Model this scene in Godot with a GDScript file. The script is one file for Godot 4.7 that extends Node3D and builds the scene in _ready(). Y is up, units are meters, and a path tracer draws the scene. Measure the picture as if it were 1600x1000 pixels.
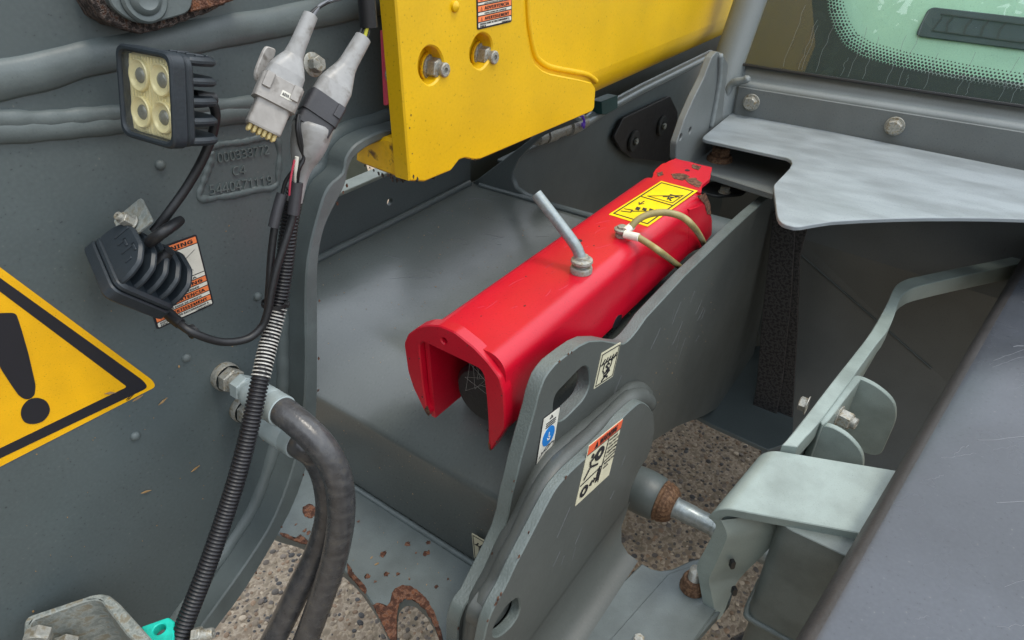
extends Node3D
# A close look down into the articulation area of a small telescopic wheel loader. Units are metres, y is up,
# z runs along the machine (the cab lies towards -z), x runs across it. The camera stands at x = 0, z = 0.

var M := {}
var rng := RandomNumberGenerator.new()
var local_roots := {}
var now := ""

# ---------------------------------------------------------------- frames
func FX(c: float) -> Transform3D: return Transform3D(Basis(Vector3(0, 0, -1), Vector3(0, 1, 0), Vector3(1, 0, 0)), Vector3(c, 0, 0))
func FY(c: float) -> Transform3D: return Transform3D(Basis(Vector3(1, 0, 0), Vector3(0, 0, -1), Vector3(0, 1, 0)), Vector3(0, c, 0))
func FZ(c: float) -> Transform3D: return Transform3D(Basis.IDENTITY, Vector3(0, 0, c))
func along(p: Vector3, d: Vector3, up := Vector3.UP) -> Transform3D:   # z axis along d
	var z := d.normalized()
	if absf(z.dot(up)) > 0.95: up = Vector3(0, 0, -1) if absf(z.y) > 0.9 else Vector3.UP
	var x := up.cross(z).normalized()
	return Transform3D(Basis(x, z.cross(x), z), p)
func V(a: Array) -> PackedVector2Array:
	var r := PackedVector2Array()
	for i in range(0, a.size(), 2): r.append(Vector2(a[i], a[i + 1]))
	return r

# ---------------------------------------------------------------- mesh helpers
func mb() -> SurfaceTool:
	var s := SurfaceTool.new()
	s.begin(Mesh.PRIMITIVE_TRIANGLES)
	return s
func tri(s: SurfaceTool, p: Array, n: Array, u: Array = [Vector2.ZERO, Vector2.ZERO, Vector2.ZERO]) -> void:
	var g: Vector3 = (p[1] - p[0]).cross(p[2] - p[0])
	if g.length_squared() < 1e-18: return
	var order := [0, 1, 2] if g.dot(n[0] + n[1] + n[2]) < 0 else [0, 2, 1]
	for k in order:
		s.set_normal(n[k]); s.set_uv(u[k]); s.add_vertex(p[k])
func quad(s: SurfaceTool, a: Vector3, b: Vector3, c: Vector3, d: Vector3, na: Vector3, nb: Vector3, nc: Vector3, nd: Vector3) -> void:
	tri(s, [a, b, c], [na, nb, nc]); tri(s, [a, c, d], [na, nc, nd])
func inset(p: PackedVector2Array, b: float) -> PackedVector2Array:      # towards the left of travel (inside of a CCW loop)
	var r := PackedVector2Array()
	var n := p.size()
	for i in n:
		var e0 := (p[i] - p[(i + n - 1) % n]).normalized()
		var e1 := (p[(i + 1) % n] - p[i]).normalized()
		var m := (Vector2(-e0.y, e0.x) + Vector2(-e1.y, e1.x))
		m = m / maxf(m.length_squared() * 0.5, 0.4)
		r.append(p[i] + m * b)
	return r
func bridged(outer: PackedVector2Array, hole: PackedVector2Array) -> PackedVector2Array:
	var best := INF
	var bi := 0
	var bj := 0
	for i in outer.size():
		for j in hole.size():
			var d := outer[i].distance_squared_to(hole[j])
			if d < best:
				best = d; bi = i; bj = j
	var r := PackedVector2Array()
	for i in outer.size() + 1: r.append(outer[(bi + i) % outer.size()])
	for j in hole.size() + 1: r.append(hole[(bj + j) % hole.size()])
	return r
func ears(p: PackedVector2Array) -> PackedInt32Array:     # ear clipping that stands coincident bridge points
	var left := range(p.size())
	var o := PackedInt32Array()
	var stuck := 0
	var i := 0
	while left.size() > 3 and stuck <= left.size():
		var n: int = left.size()
		var ia: int = left[(i + n - 1) % n]
		var ib: int = left[i % n]
		var ic: int = left[(i + 1) % n]
		var a := p[ia]
		var b := p[ib]
		var c := p[ic]
		var ok := (b - a).cross(c - a) > 1e-14
		if ok:
			for k in left:
				var q := p[k]
				if q == a or q == b or q == c: continue
				if (b - a).cross(q - a) >= 0 and (c - b).cross(q - b) >= 0 and (a - c).cross(q - c) >= 0:
					ok = false
					break
		if ok:
			o.append_array(PackedInt32Array([ia, ib, ic]))
			left.remove_at(i % n)
			stuck = 0
			i = (i % n) + 1
		else:
			i = (i + 1) % n
			stuck += 1
	if left.size() == 3: o.append_array(PackedInt32Array(left))
	elif stuck: print(now, " ears left: ", left.size(), " at ", p[left[0]])
	return o
# a plate: outline pts in the x-y plane of frame f, its face at z = 0, going th back, edges chamfered by bev
func slab(s: SurfaceTool, pts, f: Transform3D, th: float, bev := 0.0012, holes := [], side: SurfaceTool = null) -> void:
	var o: PackedVector2Array = V(pts) if pts is Array else pts
	if Geometry2D.is_polygon_clockwise(o): o.reverse()
	var loops: Array = [o]
	for h in holes:
		var hp: PackedVector2Array = V(h) if h is Array else h
		if not Geometry2D.is_polygon_clockwise(hp): hp.reverse()
		loops.append(hp)
	bev = minf(bev, th * 0.45)
	var face := PackedVector2Array()
	for l in loops:
		var q := inset(l, bev) if bev > 0 else (l as PackedVector2Array)
		face = q if face.is_empty() else bridged(face, q)
	var tr := Geometry2D.triangulate_polygon(face) if loops.size() == 1 else PackedInt32Array()
	if tr.is_empty(): tr = ears(face)
	var nz := f.basis.z.normalized()
	for i in range(0, tr.size(), 3):
		var p := []
		var b := []
		var u := []
		for k in 3:
			var v := face[tr[i + k]]
			p.append(f * Vector3(v.x, v.y, 0)); b.append(f * Vector3(v.x, v.y, -th)); u.append(v)
		tri(s, p, [nz, nz, nz], u); tri(s, b, [-nz, -nz, -nz], u)
	if side: s = side
	for l in loops:
		var q := inset(l, bev) if bev > 0 else (l as PackedVector2Array)
		var n: int = l.size()
		for i in n:
			var j := (i + 1) % n
			var e: Vector2 = (l[j] - l[i]).normalized()
			var ep: Vector2 = (l[i] - l[(i + n - 1) % n]).normalized()
			var en: Vector2 = (l[(j + 1) % n] - l[j]).normalized()
			var n0 := Vector2(e.y, -e.x)
			var a2 := (n0 + Vector2(ep.y, -ep.x)).normalized() if e.dot(ep) > 0.72 else n0
			var b2 := (n0 + Vector2(en.y, -en.x)).normalized() if e.dot(en) > 0.72 else n0
			var na := (f.basis * Vector3(a2.x, a2.y, 0)).normalized()
			var nb := (f.basis * Vector3(b2.x, b2.y, 0)).normalized()
			var at := func(v: Vector2, z: float) -> Vector3: return f * Vector3(v.x, v.y, z)
			quad(s, at.call(l[i], -bev), at.call(l[j], -bev), at.call(l[j], bev - th), at.call(l[i], bev - th), na, nb, nb, na)
			if bev > 0:
				var ca := (na + nz).normalized()
				var cb := (nb + nz).normalized()
				var da := (na - nz).normalized()
				var db := (nb - nz).normalized()
				quad(s, at.call(q[i], 0.0), at.call(q[j], 0.0), at.call(l[j], -bev), at.call(l[i], -bev), ca, cb, cb, ca)
				quad(s, at.call(l[i], bev - th), at.call(l[j], bev - th), at.call(q[j], -th), at.call(q[i], -th), da, db, db, da)
func rounded(pts, r: float, n := 5) -> PackedVector2Array:
	var p: PackedVector2Array = V(pts) if pts is Array else pts
	var o := PackedVector2Array()
	for i in p.size():
		var a := p[(i + p.size() - 1) % p.size()]
		var c := p[(i + 1) % p.size()]
		var rr := minf(r, minf(a.distance_to(p[i]), c.distance_to(p[i])) * 0.48)
		var s := p[i].move_toward(a, rr)
		var e := p[i].move_toward(c, rr)
		for k in n + 1:
			var t := float(k) / n
			o.append(s.lerp(p[i], t).lerp(p[i].lerp(e, t), t))
	return o
func rect(x: float, y: float, w: float, h: float, r := 0.0) -> PackedVector2Array:
	var p := PackedVector2Array([Vector2(x, y), Vector2(x + w, y), Vector2(x + w, y + h), Vector2(x, y + h)])
	return rounded(p, r) if r > 0 else p
func disc(x: float, y: float, r: float, n := 20, ry := 0.0) -> PackedVector2Array:
	var p := PackedVector2Array()
	for i in n: p.append(Vector2(x + r * cos(TAU * i / n), y + (ry if ry > 0 else r) * sin(TAU * i / n)))
	return p
func curve(pts, n := 4, closed := false) -> PackedVector2Array:
	var p: PackedVector2Array = V(pts) if pts is Array else pts
	var o := PackedVector2Array()
	var c := p.size()
	for i in c if closed else c - 1:
		var a := p[(i - 1 + c) % c] if closed else p[maxi(i - 1, 0)]
		var d := p[(i + 2) % c] if closed else p[mini(i + 2, c - 1)]
		for k in n: o.append(p[i].cubic_interpolate(p[(i + 1) % c], a, d, float(k) / n))
	if not closed: o.append(p[c - 1])
	return o
func spline(p: Array, n := 8) -> Array:
	var o := []
	for i in p.size() - 1:
		for k in n: o.append((p[i] as Vector3).cubic_interpolate(p[i + 1], p[maxi(i - 1, 0)], p[mini(i + 2, p.size() - 1)], float(k) / n))
	o.append(p[-1])
	return o
func even(p: Array, step: float) -> Array:      # resampled at equal steps
	var o := [p[0]]
	var left := step
	for i in p.size() - 1:
		var a: Vector3 = p[i]
		var b: Vector3 = p[i + 1]
		var d := a.distance_to(b)
		var t := left
		while t <= d:
			o.append(a.lerp(b, t / d)); t += step
		left = t - d
	return o
# a tube along p; r a number or one radius per point; flat squeezes it along the world x axis
func tube(s: SurfaceTool, p: Array, r, seg := 14, caps := true, flat := 1.0) -> void:
	var n := p.size()
	var rings := []
	var nors := []
	var up := Vector3(0.3, 0.9, 0.2)
	for i in n:
		var d: Vector3 = (p[mini(i + 1, n - 1)] - p[maxi(i - 1, 0)]).normalized()
		var x := (up - d * up.dot(d)).normalized()
		up = x
		var y := d.cross(x)
		var ra: float = r[i] if r is Array else r
		var sl := 0.0
		if r is Array: sl = (r[mini(i + 1, n - 1)] - r[maxi(i - 1, 0)]) / maxf((p[mini(i + 1, n - 1)] as Vector3).distance_to(p[maxi(i - 1, 0)]), 1e-6)
		var ring := []
		var nor := []
		for k in seg:
			var w := x * cos(TAU * k / seg) + y * sin(TAU * k / seg)
			var off := w * ra
			off.x *= flat
			ring.append(p[i] + off)
			nor.append((Vector3(w.x / flat, w.y, w.z).normalized() - d * sl).normalized())
		rings.append(ring); nors.append(nor)
	for i in n - 1:
		for k in seg:
			var j := (k + 1) % seg
			quad(s, rings[i][k], rings[i][j], rings[i + 1][j], rings[i + 1][k], nors[i][k], nors[i][j], nors[i + 1][j], nors[i + 1][k])
	if caps:
		for e in [0, n - 1]:
			var d: Vector3 = (p[0] - p[1]).normalized() if e == 0 else (p[n - 1] - p[n - 2]).normalized()
			for k in seg: tri(s, [p[e], rings[e][k], rings[e][(k + 1) % seg]], [d, d, d])
# a turned shape about the z axis of f; prof is [radius, height, ...] from the outside bottom up and in
func lathe(s: SurfaceTool, f: Transform3D, prof: Array, seg := 24) -> void:
	var p := V(prof)
	var nn := []
	for i in p.size() - 1: nn.append(Vector2(p[i + 1].y - p[i].y, p[i].x - p[i + 1].x).normalized())
	for i in nn.size():
		var a: Vector2 = nn[i]
		var b: Vector2 = nn[i]
		if i > 0 and a.dot(nn[i - 1]) > 0.75: a = (a + nn[i - 1]).normalized()
		if i < nn.size() - 1 and b.dot(nn[i + 1]) > 0.75: b = (b + nn[i + 1]).normalized()
		for k in seg:
			var c0 := Vector2.from_angle(TAU * k / seg)
			var c1 := Vector2.from_angle(TAU * (k + 1) / seg)
			var at := func(c: Vector2, q: Vector2) -> Vector3: return f * Vector3(c.x * q.x, c.y * q.x, q.y)
			var no := func(c: Vector2, q: Vector2) -> Vector3: return (f.basis * Vector3(c.x * q.x, c.y * q.x, q.y)).normalized()
			quad(s, at.call(c0, p[i]), at.call(c1, p[i]), at.call(c1, p[i + 1]), at.call(c0, p[i + 1]), no.call(c0, a), no.call(c1, a), no.call(c1, b), no.call(c0, b))
func hexa(s: SurfaceTool, f: Transform3D, af: float, z0: float, z1: float, bore := 0.0) -> void:
	var r := af / sqrt(3.0)
	var p := PackedVector2Array()
	for i in 6: p.append(Vector2.from_angle(TAU * i / 6.0 + 0.3) * r)
	slab(s, p, f.translated_local(Vector3(0, 0, z1)), z1 - z0, af * 0.04)
	lathe(s, f, [af * 0.48, z1 - 0.0001, af * 0.46, z1 + af * 0.03, 0.0, z1 + af * 0.035], 20)
func nut(s: SurfaceTool, f: Transform3D, af: float, h: float, washer := 0.0, bolt_r := 0.0, bolt_h := 0.0) -> void:
	if washer > 0: lathe(s, f, [washer, 0.0, washer, af * 0.07, washer * 0.96, af * 0.1, af * 0.4, af * 0.12], 28)
	hexa(s, f, af, af * 0.08, h)
	if bolt_r > 0: lathe(s, f, [bolt_r, h, bolt_r, h + bolt_h * 0.85, bolt_r * 0.85, h + bolt_h, bolt_r * 0.4, h + bolt_h, bolt_r * 0.35, h + bolt_h * 0.6, 0.0, h + bolt_h * 0.6], 20)
func jag(x: float, y: float, r: float, n := 21, rough := 0.45) -> PackedVector2Array:
	var p := PackedVector2Array()
	for i in n: p.append(Vector2(x, y) + Vector2.from_angle(TAU * i / n) * r * rng.randf_range(1.0 - rough, 1.0 + rough))
	var st := Vector2(rng.randf_range(0.6, 1.0), rng.randf_range(0.8, 1.4))
	for i in n: p[i] = Vector2(x, y) + (p[i] - Vector2(x, y)) * st
	return p
func ragged(pts, step: float, amp: float) -> PackedVector2Array:
	var p: PackedVector2Array = V(pts) if pts is Array else pts
	var o := PackedVector2Array()
	for i in p.size():
		var a := p[i]
		var b := p[(i + 1) % p.size()]
		var k := maxi(1, int(a.distance_to(b) / step))
		for j in k: o.append(a.lerp(b, float(j) / k) + Vector2(rng.randf_range(-amp, amp), rng.randf_range(-amp, amp)))
	return o

# ---------------------------------------------------------------- scene tree helpers
func base_of(n: Node) -> Vector3:
	var p := Vector3.ZERO
	while n and n != self:
		p += (n as Node3D).position
		n = n.get_parent()
	return p
func put(called: String, s: SurfaceTool, m: Material, parent: Node = self, label := "", kind := "") -> MeshInstance3D:
	var o := MeshInstance3D.new()
	o.name = called
	o.mesh = s.commit()
	o.material_override = m
	parent.add_child(o, true)
	if not local_roots.has(parent) and not local_roots.has(parent.get_parent()) and parent != self: o.position = -base_of(parent)
	if label: o.set_meta("label", label)
	if kind: o.set_meta("kind", kind)
	return o
func thing(called: String, label: String, category: String, at := Vector3.ZERO, group := "") -> Node3D:
	var o := Node3D.new()
	o.name = called
	add_child(o, true)
	o.position = at
	o.set_meta("label", label); o.set_meta("category", category)
	if group: o.set_meta("group", group)
	return o
func part(called: String, m: Material, parent: Node, pts, f: Transform3D, th: float, bev := 0.0012, holes := [], label := "", edge: Material = null) -> MeshInstance3D:
	var s := mb()
	var e: SurfaceTool = mb() if edge else null
	now = called
	slab(s, pts, f, th, bev, holes, e)
	var o := put(called, s, m, parent, label)
	if edge: put("lit_cut_edge", e, edge, o)
	return o
func cord(called: String, m: Material, parent: Node, p: Array, r, seg := 12, label := "") -> MeshInstance3D:
	var s := mb()
	tube(s, p, r, seg)
	return put(called, s, m, parent, label)
func bead(p: Array, r: float, amp: float, n := 8) -> Array:     # [path, radii] of a hand-laid weld
	var q := spline(p, n)
	q = even(q, r * 0.5)
	var rr := []
	for i in q.size():
		rr.append(r * (1.0 + amp * 0.6 * sin(i * 0.23 + sin(i * 0.11) * 2.0) + amp * 0.35 * sin(i * 0.9 + sin(i * 0.05) * 5.0) + rng.randf_range(-amp, amp) * 0.12))
		q[i] += Vector3(0, sin(i * 0.31 + sin(i * 0.17)), 0) * r * amp * 0.5
	rr[0] *= 0.4; rr[-1] *= 0.4
	return [q, rr]
func seam(called: String, m: Material, parent: Node, p: Array, r: float, amp := 0.12, flat := 1.0) -> MeshInstance3D:
	var b := bead(p, r, amp)
	var s := mb()
	tube(s, b[0], b[1], 12, true, flat)
	return put(called, s, m, parent)
func chips(called: String, m: Material, parent: Node, f: Transform3D, list: Array) -> void:      # [x, y, radius, ...]
	var s := mb()
	for i in range(0, list.size(), 3): slab(s, jag(list[i], list[i + 1], list[i + 2]), f.translated_local(Vector3(0, 0, 0.0004)), 0.0006, 0.0)
	put(called, s, m, parent, "", "stuff")

# lettering laid on frame f with its foot at x, y and capitals h high
func txt(s: SurfaceTool, f: Transform3D, x: float, y: float, h: float, words: String, width := 0.0, bold := true, depth := 0.0003) -> void:
	var t := TextMesh.new()
	var fo := SystemFont.new()
	fo.font_names = PackedStringArray(["Droid Sans"])
	fo.font_weight = 700 if bold else 400
	t.font = fo
	t.text = words
	t.font_size = 32
	t.pixel_size = 0.01
	t.depth = 0.01
	t.curve_step = 2.0
	var bb := t.get_aabb()
	if bb.size.y <= 0: return
	var k := h / 0.23
	var kx := k if width <= 0 else width / bb.size.x
	var tf := f * Transform3D(Basis(Vector3(kx, 0, 0), Vector3(0, k, 0), Vector3(0, 0, depth / 0.01)), Vector3(x - bb.position.x * kx, y + 0.105 * k, depth * 0.5 + 0.0002))
	var ar := t.surface_get_arrays(0)
	var vs: PackedVector3Array = ar[Mesh.ARRAY_VERTEX]
	var ns: PackedVector3Array = ar[Mesh.ARRAY_NORMAL]
	var ix: PackedInt32Array = ar[Mesh.ARRAY_INDEX]
	for i in range(0, ix.size(), 3):
		var p := []
		var n := []
		for j in 3:
			p.append(tf * vs[ix[i + j]])
			n.append((f.basis * ns[ix[i + j]]).normalized())
		tri(s, p, n)
func ink(s: SurfaceTool, f: Transform3D, pts, lift := 0.0006) -> void: slab(s, pts, f.translated_local(Vector3(0, 0, lift)), 0.0004, 0.0)
func stroke(s: SurfaceTool, f: Transform3D, a: Array, w: float, lift := 0.0007) -> void:    # a run of straight pen strokes
	var p := V(a)
	for i in p.size() - 1:
		var d := (p[i + 1] - p[i]).normalized() * w * 0.5
		var n := d.orthogonal()
		slab(s, PackedVector2Array([p[i] - d + n, p[i + 1] + d + n, p[i + 1] + d - n, p[i] - d - n]), f.translated_local(Vector3(0, 0, lift + i * 0.00002)), 0.0004, 0.0)
# a sticker given by three of its corners; returns [frame, width, height, node]
func sticker(called: String, parent: Node, m: Material, bl: Vector3, br: Vector3, tl: Vector3, lift := 0.0006, r := 0.002, label := "") -> Array:
	var ex := (br - bl).normalized()
	var nz := ex.cross(tl - bl).normalized()
	var ey := nz.cross(ex)
	var w := bl.distance_to(br)
	var h := (tl - bl).dot(ey)
	var f := Transform3D(Basis(ex, ey, nz), bl + nz * lift)
	var n := part(called, m, parent, rect(0, 0, w, h, r), f, 0.0005, 0.0, [], label)
	return [f, w, h, n]
func warn_tri(sy: SurfaceTool, sk: SurfaceTool, f: Transform3D, x: float, y: float, h: float) -> void:
	ink(sk, f, [x, y, x + h * 1.1, y, x + h * 0.55, y + h], 0.0008)
	ink(sy, f, [x + h * 0.17, y + h * 0.1, x + h * 0.93, y + h * 0.1, x + h * 0.55, y + h * 0.8], 0.0010)
	ink(sk, f, [x + h * 0.5, y + h * 0.2, x + h * 0.6, y + h * 0.2, x + h * 0.6, y + h * 0.58, x + h * 0.5, y + h * 0.58], 0.0012)

# ---------------------------------------------------------------- materials
func ntex(seed_: int, freq: float, cols: Array, offs: Array, size := 256, octaves := 4, kind := FastNoiseLite.TYPE_SIMPLEX_SMOOTH) -> NoiseTexture2D:
	var n := FastNoiseLite.new()
	n.noise_type = kind
	n.seed = seed_
	n.frequency = freq
	n.fractal_octaves = octaves
	n.fractal_gain = 0.55
	var t := NoiseTexture2D.new()
	t.width = size; t.height = size
	t.seamless = true
	t.noise = n
	var g := Gradient.new()
	g.offsets = PackedFloat32Array(offs)
	g.colors = PackedColorArray(cols)
	t.color_ramp = g
	return t
func tri_on(m: StandardMaterial3D, scale: float) -> void:
	m.uv1_triplanar = true
	m.uv1_world_triplanar = true
	m.uv1_scale = Vector3.ONE * scale
var rough_tex: NoiseTexture2D
var peel_tex: NoiseTexture2D
var drift_tex: NoiseTexture2D
var calm_tex: NoiseTexture2D
var seed_no := 10
# a coat of paint or any plain surface: colour c (sRGB) that wanders by vary, with a second tone in patches
func coat(c: Color, rough: float, vary := 0.08, scale := 3.0, peel := 0.012, second := Color.TRANSPARENT, share := 0.7, oct := 5) -> StandardMaterial3D:
	var m := StandardMaterial3D.new()
	seed_no += 1
	var lo := c.darkened(vary)
	var hi := c.lightened(vary * 0.6)
	if second.a > 0: m.albedo_texture = ntex(seed_no, 0.012, [lo, c, hi, second], [0.22, 0.45, share - 0.14, share + 0.08], 384, oct)
	else:
		# fine grain with sparse dark and pale flecks of grit; slow drift of tone on top
		m.albedo_texture = ntex(seed_no, 0.16, [c.darkened(0.35), c.darkened(0.03), c, c.lightened(0.02), c.lerp(Color(0.62, 0.58, 0.50), 0.45)], [0.10, 0.15, 0.5, 0.87, 0.93], 512, 3)
		m.detail_enabled = true
		m.detail_blend_mode = BaseMaterial3D.BLEND_MODE_MUL
		m.detail_albedo = drift_tex if vary > 0.06 else calm_tex
		m.detail_uv_layer = BaseMaterial3D.DETAIL_UV_2
		m.uv2_triplanar = true
		m.uv2_world_triplanar = true
		m.uv2_scale = Vector3.ONE * scale * 0.6
	m.roughness = rough
	m.roughness_texture = rough_tex
	tri_on(m, scale)
	if peel > 0:
		m.heightmap_enabled = true
		m.heightmap_texture = peel_tex
		m.heightmap_scale = peel
	return m
func plain(c: Color, rough: float, metal := 0.0) -> StandardMaterial3D:
	var m := StandardMaterial3D.new()
	m.albedo_color = c
	m.roughness = rough
	m.metallic = metal
	return m
func make_materials() -> void:
	rough_tex = ntex(3, 0.02, [Color(0.88, 0.88, 0.88), Color.WHITE], [0.25, 0.75], 256, 5)
	drift_tex = ntex(5, 0.012, [Color(0.86, 0.86, 0.855), Color.WHITE], [0.2, 0.75], 256, 6)
	calm_tex = ntex(6, 0.012, [Color(0.94, 0.94, 0.94), Color.WHITE], [0.2, 0.75], 256, 6)
	peel_tex = ntex(4, 0.09, [Color.BLACK, Color.WHITE], [0.2, 0.8], 256, 3)
	M.slate = coat(Color(0.315, 0.352, 0.356), 0.46, 0.04, 2.5, 0.008)
	M.slate_gloss = coat(Color(0.325, 0.345, 0.336), 0.27, 0.05, 2.5, 0.006)
	M.slate_worn = coat(Color(0.365, 0.40, 0.40), 0.5, 0.1, 5.0, 0.012)
	M.side = coat(Color(0.308, 0.324, 0.314), 0.48, 0.04, 2.5, 0.006)
	M.edge = coat(Color(0.375, 0.408, 0.398), 0.42, 0.05, 12.0, 0.03)  # cut edges: sky light painted in as a paler tone, over bleached dusty paint
	M.dark = coat(Color(0.13, 0.145, 0.15), 0.55, 0.1, 3.0, 0.01)
	M.rubber = coat(Color(0.11, 0.11, 0.115), 0.7, 0.25, 26.0, 0.03, Color(0.20, 0.19, 0.18), 0.72)
	M.red = coat(Color(0.74, 0.035, 0.145), 0.36, 0.05, 3.0, 0.006)
	M.pad = coat(Color(0.80, 0.27, 0.36), 0.6, 0.08)
	M.yellow = coat(Color(0.85, 0.68, 0.0), 0.42, 0.045, 2.2, 0.006)
	M.yellow_worn = coat(Color(0.86, 0.67, 0.0), 0.5, 0.06, 6.0, 0.02, Color(0.35, 0.24, 0.10), 0.78)
	M.step = coat(Color(0.54, 0.57, 0.585), 0.38, 0.08, 3.0, 0.004)
	M.step.uv2_scale = Vector3(1.6, 3.0, 4.0)
	M.cab = coat(Color(0.40, 0.42, 0.42), 0.45, 0.06, 3.0, 0.006)
	M.cab_light = coat(Color(0.45, 0.475, 0.475), 0.4, 0.06, 3.0, 0.006)
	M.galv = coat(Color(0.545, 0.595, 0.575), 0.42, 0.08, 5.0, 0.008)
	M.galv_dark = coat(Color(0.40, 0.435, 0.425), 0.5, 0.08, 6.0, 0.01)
	M.weathered = coat(Color(0.50, 0.52, 0.50), 0.55, 0.14, 18.0, 0.03, Color(0.47, 0.45, 0.39), 0.7)
	M.zinc = coat(Color(0.60, 0.60, 0.57), 0.42, 0.14, 20.0, 0.02, Color(0.50, 0.46, 0.38), 0.66)
	M.zinc.metallic = 0.3
	M.steel = coat(Color(0.54, 0.58, 0.59), 0.36, 0.1, 14.0, 0.01, Color(0.52, 0.55, 0.54), 0.65)
	M.steel.metallic = 0.35
	M.ferrule = coat(Color(0.66, 0.71, 0.715), 0.36, 0.08, 8.0, 0.004)
	M.rust = coat(Color(0.33, 0.19, 0.12), 0.85, 0.25, 18.0, 0.08, Color(0.42, 0.25, 0.145), 0.72)
	M.rust_dark = coat(Color(0.17, 0.13, 0.11), 0.85, 0.4, 30.0, 0.1, Color(0.27, 0.17, 0.115), 0.74)
	M.rust_bolt = coat(Color(0.37, 0.255, 0.165), 0.8, 0.3, 30.0, 0.05, Color(0.47, 0.345, 0.225), 0.7)
	M.cast = coat(Color(0.145, 0.175, 0.20), 0.5, 0.1, 9.0, 0.012)
	M.black = coat(Color(0.10, 0.105, 0.115), 0.5, 0.12, 9.0, 0.01)
	M.print_black = plain(Color(0.11, 0.11, 0.135), 0.5)
	M.frit = plain(Color(0.09, 0.095, 0.11), 0.6)
	M.hose = coat(Color(0.25, 0.25, 0.255), 0.30, 0.1, 12.0, 0.012, Color(0.33, 0.32, 0.30), 0.80)
	M.conduit = coat(Color(0.13, 0.13, 0.145), 0.42, 0.1, 10.0, 0.0)
	M.whitish = coat(Color(0.74, 0.73, 0.70), 0.6, 0.1, 20.0, 0.0, Color(0.18, 0.18, 0.18), 0.72)
	M.plug = coat(Color(0.60, 0.585, 0.565), 0.5, 0.07, 9.0, 0.008, Color(0.42, 0.40, 0.375), 0.76)
	M.boot = coat(Color(0.58, 0.58, 0.575), 0.42, 0.07, 8.0, 0.01, Color(0.46, 0.45, 0.43), 0.74)
	M.plug_dark = coat(Color(0.22, 0.22, 0.235), 0.5, 0.1, 9.0, 0.01)
	M.cream = coat(Color(0.85, 0.77, 0.53), 0.4, 0.06, 10.0, 0.0)
	M.lamp_cream = coat(Color(0.96, 0.91, 0.69), 0.25, 0.05, 20.0, 0.0)
	M.lamp_cream.metallic = 0.1
	M.led = plain(Color(0.46, 0.46, 0.42), 0.2, 0.3)
	M.label = coat(Color(0.86, 0.85, 0.80), 0.5, 0.03, 12.0, 0.0)
	M.label_cream = coat(Color(0.83, 0.81, 0.70), 0.5, 0.04, 12.0, 0.0)
	M.label_yellow = coat(Color(0.92, 0.80, 0.02), 0.45, 0.04, 12.0, 0.0)
	M.sign_yellow = coat(Color(0.93, 0.70, 0.03), 0.45, 0.03, 6.0, 0.0)
	M.orange = plain(Color(0.92, 0.50, 0.29), 0.5)
	M.orange_red = plain(Color(0.84, 0.36, 0.22), 0.5)
	M.blue = plain(Color(0.10, 0.45, 0.74), 0.5)
	M.teal = coat(Color(0.10, 0.78, 0.70), 0.5, 0.1, 16.0, 0.01)
	M.teal_dark = coat(Color(0.04, 0.27, 0.27), 0.5, 0.1)
	M.purple = plain(Color(0.42, 0.26, 0.78), 0.5)
	M.rope = coat(Color(0.60, 0.55, 0.36), 0.45, 0.08, 14.0, 0.0)
	M.fender = coat(Color(0.27, 0.285, 0.31), 0.28, 0.08, 2.0, 0.0)
	M.fender_edge = coat(Color(0.25, 0.245, 0.245), 0.55, 0.15, 8.0, 0.02)
	M.dash = coat(Color(0.62, 0.80, 0.69), 0.6, 0.06, 3.0, 0.0)
	M.vent = coat(Color(0.20, 0.25, 0.27), 0.5, 0.08, 5.0, 0.0)
	M.wire_yellow = plain(Color(0.75, 0.74, 0.25), 0.5)
	M.wire_grey = plain(Color(0.42, 0.43, 0.45), 0.5)
	M.tan = coat(Color(0.62, 0.50, 0.34), 0.8, 0.3, 60.0, 0.0)
	M.pale = coat(Color(0.52, 0.55, 0.52), 0.6, 0.08)
	M.cement = coat(Color(0.56, 0.50, 0.42), 0.9, 0.2, 5.0, 0.06, Color(0.48, 0.42, 0.35), 0.6)
	M.stone = plain(Color.WHITE, 0.75)
	M.stone.vertex_color_use_as_albedo = true
	M.bark = coat(Color(0.24, 0.20, 0.16), 0.9, 0.2)
	M.leaf = plain(Color(0.16, 0.23, 0.11), 0.6)
	M.web = plain(Color(0.6, 0.6, 0.58), 0.8)
	M.glass = plain(Color(0.55, 0.80, 0.68, 0.02), 0.0)
	M.glass.transparency = BaseMaterial3D.TRANSPARENCY_ALPHA
	M.lens = plain(Color(0.9, 0.87, 0.75, 0.02), 0.05)
	M.lens.transparency = BaseMaterial3D.TRANSPARENCY_ALPHA

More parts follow.
